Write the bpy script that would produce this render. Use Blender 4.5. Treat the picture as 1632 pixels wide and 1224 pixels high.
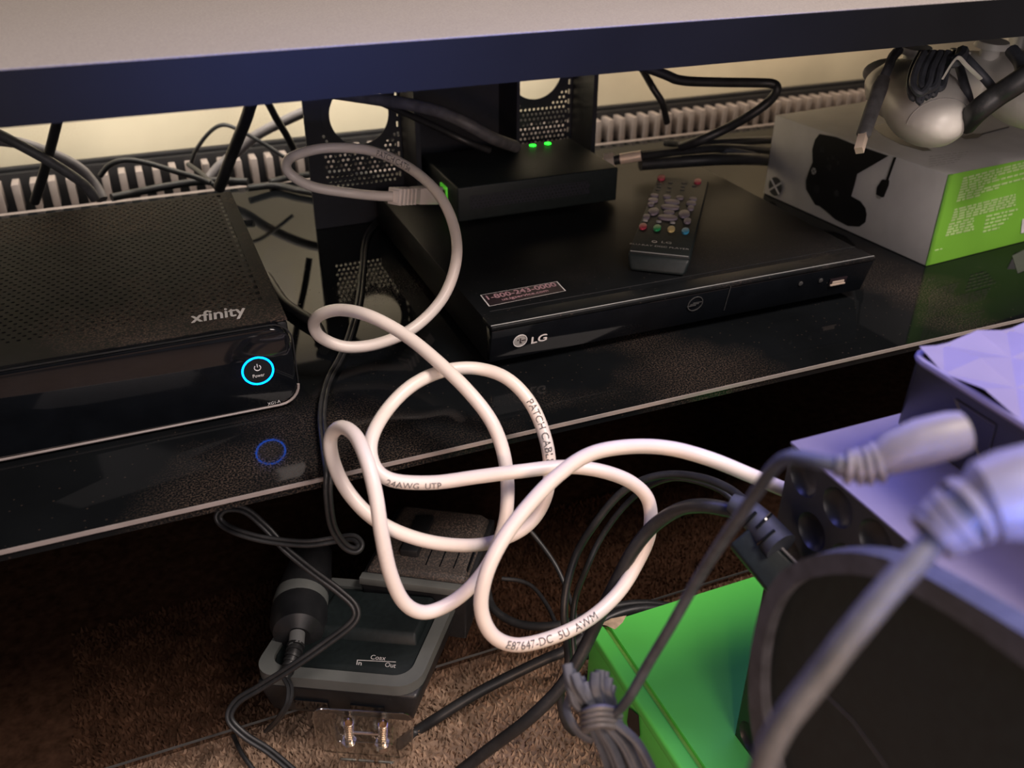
import bpy, bmesh, math, random
import numpy as np
from mathutils import Vector, Matrix
random.seed(7)
for o in list(bpy.data.objects): bpy.data.objects.remove(o)
SC = bpy.context.scene
COL = SC.collection
S = 0.7                      # every coordinate below is in units of 0.7 m

# ------------------------------------------------------------------ camera
F = 1455.0
ang = [math.radians(a) for a in (59.18, -0.24, -22.385)]
from mathutils import Euler
RM = Euler(ang, 'XYZ').to_matrix()
C = Vector((0, 0, 0.424))
cd = bpy.data.cameras.new('camera'); cam = bpy.data.objects.new('camera', cd); COL.objects.link(cam)
cam.location = C * S; cam.rotation_euler = ang
cd.sensor_width = 36; cd.lens = F / 1632 * 36; cd.clip_start = 0.02
cd.dof.use_dof = True; cd.dof.focus_distance = 0.80 * S; cd.dof.aperture_fstop = 9.0
SC.camera = cam

# ------------------------------------------------------------------ world, lights, exposure
w = bpy.data.worlds.new('world'); SC.world = w; w.use_nodes = True
w.node_tree.nodes['Background'].inputs[0].default_value = (0.55, 0.5, 0.55, 1)
w.node_tree.nodes['Background'].inputs[1].default_value = 0.16
SC.view_settings.view_transform = 'Standard'; SC.view_settings.look = 'None'
SC.view_settings.gamma = 1; SC.view_settings.use_curve_mapping = False
SC.view_settings.exposure = 0.0

def area(name, loc, target, size, power, color, sizey=None, spread=None):
    l = bpy.data.lights.new(name, 'AREA'); l.energy = power; l.color = color; l.size = size * S
    if sizey: l.shape = 'RECTANGLE'; l.size_y = sizey * S
    if spread: l.spread = math.radians(spread)
    o = bpy.data.objects.new(name, l); COL.objects.link(o)
    o.location = Vector(loc) * S
    o.rotation_euler = (Vector(target) - Vector(loc)).to_track_quat('-Z', 'Y').to_euler()
    return o
area('ceiling_lamp', (0.75, -0.22, 1.5), (0.35, 0.6, 0.0), 0.5, 16.5, (1.0, 0.85, 0.77))
area('room_light_behind_viewer', (0.10, -0.75, 0.62), (0.42, 0.95, 0.05), 0.7, 3.6, (1.0, 0.86, 0.82))
wl = bpy.data.lights.new('warm_fill_spot', 'SPOT'); wl.energy = 9; wl.color = (1.0, 0.58, 0.36)  # added warm fill, brightens the carpet and cables towards the right
wl.spot_size = math.radians(40); wl.spot_blend = 1.0; wl.shadow_soft_size = 0.06
wo = bpy.data.objects.new('warm_fill_spot', wl); COL.objects.link(wo); wo.location = Vector((-0.15, -0.55, 0.22)) * S
wo.rotation_euler = (Vector((0.46, 0.60, -0.10)) - Vector((-0.15, -0.55, 0.22))).to_track_quat('-Z', 'Y').to_euler()
area('television_glow', (0.55, 0.565, 0.54), (0.55, -0.5, 0.54), 1.0, 4.2, (0.20, 0.22, 1.0), 0.34)
area('wall_fill', (0.15, 1.265, 0.265), (0.15, 1.40, 0.14), 1.0, 1.6, (1.0, 0.90, 0.78), 0.02)  # added fill strip under the top shelf, brightens the wall
area('wall_fill_right', (1.05, 1.265, 0.265), (1.05, 1.40, 0.14), 0.7, 0.55, (1.0, 0.80, 0.60), 0.02)  # added dimmer fill for the right part of the wall
sp = bpy.data.lights.new('blue_edge_spot', 'SPOT'); sp.energy = 14; sp.color = (0.10, 0.20, 1.0)  # added spot that turns the top shelf's front edge blue
sp.spot_size = math.radians(22); sp.spot_blend = 1.0; sp.shadow_soft_size = 0.02
so = bpy.data.objects.new('blue_edge_spot', sp); COL.objects.link(so); so.location = Vector((0.16, -0.25, 0.285)) * S; so.scale = (2.4, 0.75, 1)
so.rotation_euler = (Vector((0.22, 0.58, 0.305)) - Vector((0.16, -0.25, 0.285))).to_track_quat('-Z', 'Y').to_euler()

# ------------------------------------------------------------------ pixel rays -> points on real planes
def ray(px, py): return RM @ Vector(((px - 816) / F, (612 - py) / F, -1.0))
def PZ(px, py, z): d = ray(px, py); return C + d * ((z - C.z) / d.z)
def PY(px, py, y): d = ray(px, py); return C + d * ((y - C.y) / d.y)
def PX(px, py, x): d = ray(px, py); return C + d * ((x - C.x) / d.x)
def PD(px, py, d): return C + ray(px, py) * d
def PP(px, py, p0, n): d = ray(px, py); return C + d * ((Vector(p0) - C).dot(n) / d.dot(n))
def V(*a): return Vector(a)

# ------------------------------------------------------------------ materials
def mat(name, col, rough=0.45, metal=0.0, var=0.15, scale=60, bump=0.0, dust=0.0, dustcol=(0.16, 0.12, 0.10), dscale=14,
        spec=0.5, speck=0.0, fine=(0.45, 0.7), coat=0.0, dustlo=0.45, dusthi=0.75):
    m = bpy.data.materials.new(name); m.use_nodes = True
    nt = m.node_tree; N = nt.nodes; L = nt.links; b = N['Principled BSDF']
    tc = N.new('ShaderNodeTexCoord')
    n1 = N.new('ShaderNodeTexNoise'); n1.inputs['Scale'].default_value = scale; n1.inputs['Detail'].default_value = 4
    L.new(tc.outputs['Object'], n1.inputs['Vector'])
    r = N.new('ShaderNodeValToRGB')
    c0 = [max(0, c * (1 - var)) for c in col]; c1 = [min(1, c * (1 + var)) for c in col]
    r.color_ramp.elements[0].position = 0.3; r.color_ramp.elements[1].position = 0.7
    r.color_ramp.elements[0].color = (*c0, 1); r.color_ramp.elements[1].color = (*c1, 1)
    L.new(n1.outputs['Fac'], r.inputs['Fac'])
    out = r.outputs['Color']; rg = None
    if dust > 0:
        n2 = N.new('ShaderNodeTexNoise'); n2.inputs['Scale'].default_value = dscale; n2.inputs['Detail'].default_value = 6
        L.new(tc.outputs['Object'], n2.inputs['Vector'])
        mr = N.new('ShaderNodeMapRange'); mr.inputs[1].default_value = dustlo; mr.inputs[2].default_value = dusthi
        L.new(n2.outputs['Fac'], mr.inputs[0])
        n3 = N.new('ShaderNodeTexNoise'); n3.inputs['Scale'].default_value = 900; n3.inputs['Detail'].default_value = 2
        L.new(tc.outputs['Object'], n3.inputs['Vector'])
        m3 = N.new('ShaderNodeMapRange'); m3.inputs[1].default_value = fine[0]; m3.inputs[2].default_value = fine[1]
        L.new(n3.outputs['Fac'], m3.inputs[0])
        mu = N.new('ShaderNodeMath'); mu.operation = 'MULTIPLY'; L.new(mr.outputs[0], mu.inputs[0]); L.new(m3.outputs[0], mu.inputs[1])
        mu2 = N.new('ShaderNodeMath'); mu2.operation = 'MULTIPLY'; L.new(mu.outputs[0], mu2.inputs[0]); mu2.inputs[1].default_value = dust
        fac = mu2.outputs[0]
        if speck > 0:
            vo = N.new('ShaderNodeTexVoronoi'); vo.inputs['Scale'].default_value = 170
            L.new(tc.outputs['Object'], vo.inputs['Vector'])
            lt = N.new('ShaderNodeMath'); lt.operation = 'LESS_THAN'; lt.inputs[1].default_value = 0.10
            L.new(vo.outputs['Distance'], lt.inputs[0])
            mm = N.new('ShaderNodeMath'); mm.operation = 'MULTIPLY'; L.new(lt.outputs[0], mm.inputs[0]); mm.inputs[1].default_value = speck
            mx = N.new('ShaderNodeMath'); mx.operation = 'MAXIMUM'; L.new(fac, mx.inputs[0]); L.new(mm.outputs[0], mx.inputs[1]); fac = mx.outputs[0]
        mix = N.new('ShaderNodeMix'); mix.data_type = 'RGBA'
        L.new(fac, mix.inputs['Factor']); L.new(out, mix.inputs['A']); mix.inputs['B'].default_value = (*dustcol, 1)
        out = mix.outputs['Result']
        rr = N.new('ShaderNodeMapRange'); rr.inputs[3].default_value = rough; rr.inputs[4].default_value = max(rough, 0.7)
        L.new(fac, rr.inputs[0]); L.new(rr.outputs[0], b.inputs['Roughness'])
    else:
        b.inputs['Roughness'].default_value = rough
    L.new(out, b.inputs['Base Color'])
    b.inputs['Metallic'].default_value = metal
    b.inputs['Specular IOR Level'].default_value = spec
    if coat: b.inputs['Coat Weight'].default_value = coat
    if bump > 0:
        bp = N.new('ShaderNodeBump'); bp.inputs['Strength'].default_value = bump; bp.inputs['Distance'].default_value = 0.001
        L.new(n1.outputs['Fac'], bp.inputs['Height']); L.new(bp.outputs[0], b.inputs['Normal'])
    return m
def setior(m, v): m.node_tree.nodes['Principled BSDF'].inputs['IOR'].default_value = v; return m
def emis(name, col, power):
    m = mat(name, col, 0.4)
    b = m.node_tree.nodes['Principled BSDF']
    b.inputs['Emission Color'].default_value = (*col, 1); b.inputs['Emission Strength'].default_value = power
    return m
def glassmat(name, tint, ior_fac=0.5, rough=0.03, base=0.0):
    m = bpy.data.materials.new(name); m.use_nodes = True
    nt = m.node_tree; N = nt.nodes; L = nt.links; N.clear()
    o = N.new('ShaderNodeOutputMaterial'); mix = N.new('ShaderNodeMixShader'); t = N.new('ShaderNodeBsdfTransparent'); g = N.new('ShaderNodeBsdfGlossy')
    fr = N.new('ShaderNodeFresnel'); fr.inputs['IOR'].default_value = 1.5
    tc = N.new('ShaderNodeTexCoord'); n = N.new('ShaderNodeTexNoise'); n.inputs['Scale'].default_value = 40; L.new(tc.outputs['Object'], n.inputs['Vector'])
    mr = N.new('ShaderNodeMapRange'); mr.inputs[3].default_value = rough * 0.7; mr.inputs[4].default_value = rough * 1.4; L.new(n.outputs['Fac'], mr.inputs[0])
    L.new(mr.outputs[0], g.inputs['Roughness'])
    t.inputs['Color'].default_value = (*tint, 1)
    ge_ = N.new('ShaderNodeNewGeometry'); iv = N.new('ShaderNodeMath'); iv.operation = 'SUBTRACT'; iv.inputs[0].default_value = 1; L.new(ge_.outputs['Backfacing'], iv.inputs[1])
    ad = N.new('ShaderNodeMath'); ad.operation = 'ADD'; ad.inputs[1].default_value = base; L.new(fr.outputs[0], ad.inputs[0])
    ml = N.new('ShaderNodeMath'); ml.operation = 'MULTIPLY'; L.new(ad.outputs[0], ml.inputs[0]); L.new(iv.outputs[0], ml.inputs[1]); ad = ml
    L.new(ad.outputs[0], mix.inputs[0]); L.new(t.outputs[0], mix.inputs[1]); L.new(g.outputs[0], mix.inputs[2]); L.new(mix.outputs[0], o.inputs[0])
    return m

M = {}
M['wall'] = mat('painted_wall', (0.62, 0.56, 0.42), 0.8, var=0.22, scale=5, bump=0.1, dust=0.7, dustcol=(0.45, 0.33, 0.22), dscale=9, dustlo=0.5, dusthi=0.8)
M['carpet'] = mat('brown_carpet', (0.28, 0.195, 0.14), 0.95, var=0.4, scale=160, spec=0.1)
M['tuft'] = mat('carpet_tuft', (0.37, 0.26, 0.185), 0.95, var=0.45, scale=90, spec=0.1)
M['shelf_top'] = mat('dusty_top_shelf', (0.045, 0.045, 0.05), 0.40, var=0.2, scale=30, dust=1.0, dustcol=(0.40, 0.37, 0.35), dscale=3, dustlo=-0.6, dusthi=0.35, bump=0.02, fine=(-0.6, 0.9))
M['shelf_edge'] = mat('satin_black_shelf_edge', (0.006, 0.0065, 0.008), 0.5, scale=20, spec=0.15)
M['shelf_glass'] = mat('black_shelf_glass', (0.006, 0.007, 0.008), 0.035, var=0.2, scale=20, dust=0.6, dustcol=(0.20, 0.14, 0.105), dscale=7, speck=0.12, dustlo=0.53, dusthi=0.76, spec=0.25)
setior(M['shelf_glass'], 1.28)
M['glass_edge'] = mat('ground_glass_edge', (0.30, 0.26, 0.25), 0.25, var=0.1)
M['smoked'] = glassmat('smoked_glass', (0.58, 0.54, 0.52), rough=0.05)
M['clear'] = glassmat('clear_plastic', (0.93, 0.94, 0.93), rough=0.04, base=0.05)
M['black'] = mat('black_plastic', (0.014, 0.015, 0.017), 0.4, var=0.25, scale=80, dust=0.15, dscale=20)
M['black_satin'] = mat('black_satin_plastic', (0.009, 0.0140, 0.0150), 0.5, spec=0.35, var=0.2, scale=300, bump=0.1)
M['gloss'] = mat('gloss_black_plastic', (0.005, 0.006, 0.008), 0.06, var=0.2, coat=0.3)
M['gloss_dusty'] = mat('dusty_gloss_black_plastic', (0.007, 0.008, 0.009), 0.42, spec=0.3, var=0.2, dust=0.30, dscale=11, speck=0.25, dustlo=0.5, dusthi=0.75)
M['lacquer'] = mat('dusty_cable_box_plastic', (0.010, 0.0105, 0.0115), 0.5, spec=0.15, var=0.2, dust=0.75, dscale=8, dustcol=(0.19, 0.13, 0.105), dustlo=0.50, dusthi=0.66)
setior(M['lacquer'], 1.22); setior(M['gloss_dusty'], 1.3)
M['rubber'] = mat('black_rubber', (0.020, 0.021, 0.023), 0.42, var=0.25, scale=120, dust=0.3, dustcol=(0.11, 0.10, 0.09), dscale=60)
M['greyrubber'] = mat('grey_rubber_cable', (0.10, 0.10, 0.105), 0.5, var=0.3, scale=140, bump=0.2)
M['darkgreyrubber'] = mat('dark_grey_rubber_cable', (0.046, 0.051, 0.064), 0.55, var=0.3, scale=140, bump=0.15)
M['palegrey'] = mat('pale_grey_rubber', (0.20, 0.185, 0.19), 0.5, var=0.15, scale=100)
M['white_cable'] = mat('white_cable_jacket', (0.80, 0.72, 0.67), 0.38, var=0.04, scale=40, dust=0.5, dustcol=(0.34, 0.26, 0.22), dscale=18, dustlo=0.60, dusthi=0.8)
M['ink'] = mat('grey_ink', (0.13, 0.12, 0.12), 0.7, var=0.3, scale=400)
M['white_plastic'] = mat('white_plastic', (0.66, 0.64, 0.60), 0.38, var=0.05)
M['card_white'] = mat('white_cardboard', (0.60, 0.585, 0.58), 0.6, var=0.05, scale=50)
M['card_green'] = mat('green_cardboard', (0.25, 0.62, 0.06), 0.5, var=0.06, scale=20)
M['card_green2'] = mat('bright_green_cardboard', (0.14, 0.80, 0.12), 0.5, var=0.05, scale=12, bump=0.05)
M['torn'] = mat('torn_cardboard', (0.55, 0.42, 0.28), 0.9, var=0.3, scale=200)
M['groove'] = mat('shadowed_card_edge', (0.14, 0.36, 0.05), 0.8, var=0.2, scale=60)
M['print_black'] = mat('black_print', (0.012, 0.012, 0.013), 0.35, var=0.2)
M['print_dark'] = mat('dark_grey_print', (0.028, 0.028, 0.03), 0.35, var=0.2)
M['print_grey'] = mat('grey_print', (0.35, 0.34, 0.33), 0.5)
M['print_lime'] = mat('pale_green_print', (0.58, 0.78, 0.34), 0.5)
M['print_white'] = mat('white_print', (0.72, 0.70, 0.70), 0.5)
M['print_pink'] = mat('pink_print', (0.50, 0.30, 0.34), 0.5, var=0.15, scale=200)
M['sticker'] = mat('dark_sticker', (0.022, 0.014, 0.018), 0.4)
M['silver'] = mat('silver_plastic', (0.35, 0.36, 0.36), 0.4, metal=0.5, var=0.08)
M['trim_grey'] = mat('grey_device_trim', (0.13, 0.14, 0.135), 0.45, metal=0.1, var=0.1, dust=0.2, dscale=40)
M['chrome'] = mat('chrome_metal', (0.75, 0.70, 0.66), 0.18, metal=1.0, var=0.05)
M['bright'] = mat('bright_nickel', (0.85, 0.70, 0.58), 0.35, metal=0.35, var=0.05)
M['frost'] = glassmat('plastic_fold', (0.80, 0.80, 0.79), rough=0.12, base=0.35)
M['film'] = glassmat('clear_film', (0.94, 0.94, 0.93), rough=0.2, base=0.14)
M['brass'] = mat('brass_metal', (0.80, 0.62, 0.42), 0.2, metal=1.0, var=0.1)
M['column'] = mat('black_powder_coated_steel', (0.012, 0.014, 0.022), 0.5, var=0.2, scale=200)
M['fin'] = mat('pale_heater_fin', (0.34, 0.29, 0.27), 0.5, var=0.12)
M['heater_dark'] = mat('dark_heater_metal', (0.02, 0.02, 0.022), 0.5)
M['heater_strip'] = mat('grey_heater_metal', (0.07, 0.07, 0.07), 0.5)
M['dusty_dev'] = mat('very_dusty_black_plastic', (0.03, 0.028, 0.027), 0.5, var=0.2, dust=0.85, dustcol=(0.20, 0.145, 0.115), dscale=12, dustlo=0.2, dusthi=0.6)
M['purple_btn'] = mat('mauve_rubber_key', (0.26, 0.22, 0.27), 0.4)
M['key_red'] = mat('red_rubber_key', (0.55, 0.06, 0.10), 0.4)
M['key_green'] = mat('green_rubber_key', (0.02, 0.36, 0.12), 0.4)
M['key_yellow'] = mat('yellow_rubber_key', (0.75, 0.58, 0.25), 0.4)
M['key_blue'] = mat('blue_rubber_key', (0.04, 0.28, 0.48), 0.4)
M['lilac'] = mat('lilac_lit_top', (0.20, 0.18, 0.25), 0.5, var=0.04)  # bluish glow falling on the tops is mixed into this colour
M['dimple'] = mat('black_moulded_panel', (0.018, 0.019, 0.021), 0.38, var=0.2)
M['blue_ring'] = emis('blue_ring_light', (0.0, 0.14, 1.0), 13.0)
M['green_led'] = emis('green_led_light', (0.02, 1.0, 0.03), 4.0)
M['green_port'] = emis('dim_green_port_light', (0.15, 0.8, 0.05), 0.25)

# ------------------------------------------------------------------ mesh builder
class B:
    def __init__(s): s.bm = bmesh.new()
    def raw(s, vs, fs):
        v = [s.bm.verts.new(p) for p in vs]
        out = []
        for f in fs:
            try: out.append(s.bm.faces.new([v[i] for i in f]))
            except ValueError: pass
        return v, out
    def hexa(s, p, bev=0, seg=2):      # p: 8 points, bottom loop 0-3, top loop 4-7
        v, f = s.raw(p, [(3, 2, 1, 0), (4, 5, 6, 7), (0, 1, 5, 4), (1, 2, 6, 5), (2, 3, 7, 6), (3, 0, 4, 7)])
        if bev:
            es = list({e for ff in f for e in ff.edges})
            bmesh.ops.bevel(s.bm, geom=es, offset=bev, segments=seg, affect='EDGES', profile=0.5)
        return s
    def box(s, o, U, W, H, bev=0, seg=2):
        o = Vector(o); U = Vector(U); W = Vector(W); H = Vector(H)
        return s.hexa([o, o + U, o + U + W, o + W, o + H, o + U + H, o + U + W + H, o + W + H], bev, seg)
    def abox(s, x0, x1, y0, y1, z0, z1, bev=0, seg=2):
        return s.box((x0, y0, z0), (x1 - x0, 0, 0), (0, y1 - y0, 0), (0, 0, z1 - z0), bev, seg)
    def prism(s, pts, W, bev=0, seg=2):
        pts = [Vector(p) for p in pts]; W = Vector(W); n = len(pts)
        vs = pts + [p + W for p in pts]
        fs = [tuple(range(n))[::-1], tuple(range(n, 2 * n))] + [(i, (i + 1) % n, n + (i + 1) % n, n + i) for i in range(n)]
        v, f = s.raw(vs, fs)
        if bev:
            es = list(f[1].edges)
            bmesh.ops.bevel(s.bm, geom=es, offset=bev, segments=seg, affect='EDGES', profile=0.5)
        return s
    def flat(s, pts):
        s.raw(pts, [tuple(range(len(pts)))]); return s
    def tube(s, pts, r, n=10, cap=True, up=None, flatten=1.0):
        pts = [Vector(p) for p in pts]; m = len(pts)
        R = r if isinstance(r, (list, tuple)) else [r] * m
        T = [(pts[min(i + 1, m - 1)] - pts[max(i - 1, 0)]).normalized() for i in range(m)]
        nn = (Vector(up) if up is not None else Vector((0, 0, 1)))
        if abs(nn.dot(T[0])) > 0.95: nn = Vector((1, 0, 0))
        nn = (nn - T[0] * nn.dot(T[0])).normalized()
        vs = []
        for i in range(m):
            nn = (nn - T[i] * nn.dot(T[i])).normalized(); bb = T[i].cross(nn)
            for k in range(n):
                a = 2 * math.pi * k / n
                vs.append(pts[i] + nn * (math.cos(a) * R[i] * flatten) + bb * (math.sin(a) * R[i]))
        fs = [(i * n + k, i * n + (k + 1) % n, (i + 1) * n + (k + 1) % n, (i + 1) * n + k) for i in range(m - 1) for k in range(n)]
        if cap: fs += [tuple(range(n))[::-1], tuple(range((m - 1) * n, m * n))]
        s.raw(vs, fs); return s
    def disc(s, c, N, r, h, n=24, up=None, bev=0):
        c = Vector(c); N = Vector(N).normalized()
        if bev: return s.tube([c, c + N * (h - bev), c + N * (h - bev * 0.3), c + N * h], [r, r, r - bev * 0.3, r - bev], n, up=up)
        return s.tube([c, c + N * h], r, n, up=up)
    def ring(s, c, N, r0, r1, h, n=40):
        c = Vector(c); N = Vector(N).normalized()
        a = N.orthogonal().normalized(); b = N.cross(a); vs = []
        for (r, z) in ((r0, 0), (r1, 0), (r1, h), (r0, h)):
            for k in range(n):
                t = 2 * math.pi * k / n; vs.append(c + a * math.cos(t) * r + b * math.sin(t) * r + N * z)
        fs = [(j * n + k, j * n + (k + 1) % n, ((j + 1) % 4) * n + (k + 1) % n, ((j + 1) % 4) * n + k) for j in range(4) for k in range(n)]
        s.raw(vs, fs); return s
    def ball(s, c, rx, ry, rz, ax=None, u=20, v=12):
        c = Vector(c); A = ax if ax is not None else Matrix.Identity(3)
        r = bmesh.ops.create_uvsphere(s.bm, u_segments=u, v_segments=v, radius=1)
        for q in r['verts']: q.co = c + A @ Vector((q.co.x * rx, q.co.y * ry, q.co.z * rz))
        return s

def tag(o, label=None, cat=None, group=None, kind=None):
    if label: o['label'] = label
    if cat: o['category'] = cat
    if group: o['group'] = group
    if kind: o['kind'] = kind
    return o
def thing(name, label, cat, loc, group=None):
    o = bpy.data.objects.new(name, None); COL.objects.link(o); o.location = Vector(loc) * S
    o.empty_display_size = 0.02
    o['org'] = [c for c in loc]
    del o['org']
    ORG[o.name] = Vector(loc) * S
    return tag(o, label, cat, group)
ORG = {}
def mk(name, b, m, parent=None, sharp=35, label=None, cat=None, group=None, kind=None):
    bm = b.bm
    bmesh.ops.recalc_face_normals(bm, faces=bm.faces[:])
    if parent is not None: org = ORG[parent.name]
    else:
        xs = [v.co for v in bm.verts]
        lo = [min(v[i] for v in xs) for i in range(3)]; hi = [max(v[i] for v in xs) for i in range(3)]
        org = Vector(((lo[0] + hi[0]) / 2, (lo[1] + hi[1]) / 2, lo[2])) * S
    for v in bm.verts: v.co = v.co * S - org
    me = bpy.data.meshes.new(name); bm.to_mesh(me); bm.free()
    me.materials.append(M[m] if isinstance(m, str) else m)
    me.shade_smooth(); me.set_sharp_from_angle(angle=math.radians(sharp))
    o = bpy.data.objects.new(name, me); COL.objects.link(o)
    if parent is not None: o.parent = parent
    else: o.location = org
    ORG[o.name] = org
    return tag(o, label, cat, group, kind)

def text_bm(s, font_w=None):
    cu = bpy.data.curves.new('t', 'FONT'); cu.body = s; cu.resolution_u = 3
    o = bpy.data.objects.new('t', cu); COL.objects.link(o)
    bpy.context.view_layer.update()
    me = bpy.data.meshes.new_from_object(o.evaluated_get(bpy.context.evaluated_depsgraph_get()))
    vs = [v.co.copy() for v in me.vertices]; fs = [tuple(p.vertices) for p in me.polygons]
    bpy.data.objects.remove(o); bpy.data.curves.remove(cu); bpy.data.meshes.remove(me)
    x0 = min(v.x for v in vs); x1 = max(v.x for v in vs); y0 = min(v.y for v in vs); y1 = max(v.y for v in vs)
    return [((v.x - x0) / (x1 - x0), (v.y - y0) / (y1 - y0)) for v in vs], fs, (x1 - x0) / (y1 - y0)
def text(name, s, A, Bp, H, m, parent, bold=0.0, lift=None):
    """lettering from A to Bp (baseline), H = vector of its height"""
    uv, fs, asp = text_bm(s); A = Vector(A); U = Vector(Bp) - A; H = Vector(H)
    N = U.cross(H).normalized() * (0.0004 if lift is None else lift)
    b = B(); offs = [V(0, 0, 0)]
    if bold: offs += [U.normalized() * bold, H.normalized() * bold]
    for i, of in enumerate(offs):
        b.raw([A + U * u + H * v + N * (1 + i * 0.1) + of for u, v in uv], fs)
    return mk(name, b, m, parent)

def catmull(P, n=8):
    P = [Vector(p) for p in P]; out = []
    Q = [P[0] * 2 - P[1]] + P + [P[-1] * 2 - P[-2]]
    for i in range(1, len(Q) - 2):
        for k in range(n):
            t = k / n; a, b, c, d = Q[i - 1], Q[i], Q[i + 1], Q[i + 2]
            out.append(0.5 * ((2 * b) + (c - a) * t + (2 * a - 5 * b + 4 * c - d) * t * t + (3 * b - a - 3 * c + d) * t ** 3))
    out.append(P[-1]); return out
def pts3(L):
    out = []
    for p in L:
        if isinstance(p, Vector): out.append(p); continue
        px, py, d = p
        if isinstance(d, tuple): out.append({'y': PY, 'z': PZ, 'x': PX}[d[0]](px, py, d[1]))
        else: out.append(PD(px, py, d))
    return out
def cable(name, L, r, m, label, cat='cable', group=None, n=10, seg=8, twin=False, parent=None, rise=False):
    Lp = pts3(L)
    if rise:
        dv0 = (Lp[0] - Lp[1]); kk = (.279 - Lp[0].z) / max(dv0.z, .004); kk = min(kk, 4.0)
        Lp = [Lp[0] + dv0 * kk] + Lp
    P = catmull(Lp, seg); b = B()
    if twin:
        A = []; Bq = []
        for i, p in enumerate(P):
            t = (P[min(i + 1, len(P) - 1)] - P[max(i - 1, 0)]).normalized()
            side = t.cross((C - p)).normalized()
            A.append(p + side * r * 0.95); Bq.append(p - side * r * 0.95)
        b.tube(A, r, 8); b.tube(Bq, r, 8)
    else: b.tube(P, r, n)
    return mk(name, b, m, parent, 60, label if parent is None else None, cat if parent is None else None, group), P

def perforated(b, o, U, W, nu, nv, rf, N, circle=None, annulus=True, rv=None, solid=None):
    """sheet with real round holes; o corner, U and W full edge vectors"""
    o = Vector(o); U = Vector(U); W = Vector(W); N = Vector(N); du = U / nu; dv = W / nv; lu = du.length; lv = dv.length
    rr = rf * min(lu, lv); eu = du.normalized(); ev = dv.normalized()
    for j in range(nv):
        off = 0.5 if j % 2 else 0
        if off: b.flat([o + dv * j, o + dv * j + du * 0.5, o + dv * (j + 1) + du * 0.5, o + dv * (j + 1)])
        else: b.flat([o + U + dv * j - du * 0.5, o + U + dv * j, o + U + dv * (j + 1), o + U + dv * (j + 1) - du * 0.5])
        for i in range(nu):
            if i == nu - 1: 
                if off == 0:
                    b.flat([o + du * i + dv * j, o + du * (i + .5) + dv * j, o + du * (i + .5) + dv * (j + 1), o + du * i + dv * (j + 1)]); 
                continue
            p = o + du * (i + off) + dv * j; c = p + du * .5 + dv * .5
            hole = True
            if circle:
                d = (c - circle[0]).length
                if d < circle[1] + 0.72 * lu: continue
                if d < circle[1] + 1.9 * lu: hole = False
            if solid and solid(i / nu, j / nv): hole = False
            if not hole: b.flat([p, p + du, p + du + dv, p + dv]); continue
            sq = [p + du, p + du + dv * .5, p + du + dv, p + du * .5 + dv, p + dv, p + dv * .5, p, p + du * .5]
            sq = [sq[1], sq[2], sq[3], sq[4], sq[5], sq[6], sq[7], sq[0]]
            ho = []; hi = []
            for k in range(8):
                a = 2 * math.pi * k / 8
                q = c + eu * math.cos(a) * rr + ev * math.sin(a) * (rr if rv is None else rv)
                ho.append(q); hi.append(q - N)
            b.raw(sq + ho + hi, [(k, (k + 1) % 8, 8 + (k + 1) % 8, 8 + k) for k in range(8)] + [(8 + k, 8 + (k + 1) % 8, 16 + (k + 1) % 8, 16 + k) for k in range(8)])
    if circle and annulus:
        b.ring(circle[0] - N * 0.2, N, circle[1], circle[1] + lu * 1.75, N.length * 0.6, 48)
    return b

# ================================================================== SETTING
b = B(); b.abox(-2.5, 4.0, 1.40, 1.46, -0.3, 2.4); mk('wall_back', b, 'wall', kind='structure')
b = B(); b.abox(-2.5, 4.0, -2.5, 1.46, -0.34, -0.30); floor = mk('floor', b, 'carpet', kind='structure')
# short carpet pile where the carpet can be seen
b = B(); sx = 0.0042
vs = []; fs = []
for i in range(190):
    for j in range(95):
        x = -0.16 + i * sx + random.uniform(-.5, .5) * sx; y = 0.42 + j * sx + random.uniform(-.5, .5) * sx
        h = random.uniform(.004, .0075); a = random.uniform(0, 6.28); lx = random.uniform(-.003, .003); ly = random.uniform(-.003, .003); k = len(vs)
        for q in range(3): vs.append((x + math.cos(a + q * 2.09) * .0024, y + math.sin(a + q * 2.09) * .0024, -0.3005))
        vs.append((x + lx, y + ly, -0.300 + h)); fs += [(k, k + 1, k + 3), (k + 1, k + 2, k + 3), (k + 2, k, k + 3)]
b.raw(vs, fs)
mk('carpet_pile', b, 'tuft', floor, 80, kind='stuff')

# ---- baseboard heater with slotted top
ht = thing('baseboard_heater', 'long low baseboard heater with slotted grille running along the back wall', 'heater', (0.5, 1.36, -0.30))
b = B(); b.abox(-1.0, 2.2, 1.335, 1.399, -0.30, -0.03, 0.003); mk('heater_body', b, 'heater_strip', ht)
b = B(); b.abox(-1.0, 2.2, 1.38, 1.399, -0.03, 0.03); mk('back_plate', b, 'heater_dark', ht)
b = B(); b.abox(-1.0, 2.2, 1.390, 1.3995, 0.030, 0.036, 0.002); mk('top_rail', b, 'heater_dark', ht)
b = B(); b.abox(-1.0, 2.2, 1.335, 1.349, -0.031, -0.012, 0.002); mk('lower_rail', b, 'fin', ht)
b = B(); b.abox(-0.46, -0.4505, 1.350, 1.379, -0.014, 0.024, 0.0015)
fin0 = mk('fin', b, 'fin', ht)
for k in range(1, 90):
    c = fin0.copy(); COL.objects.link(c); c.location = fin0.location + Vector((k * 0.0225 * S, 0, 0))

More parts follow.
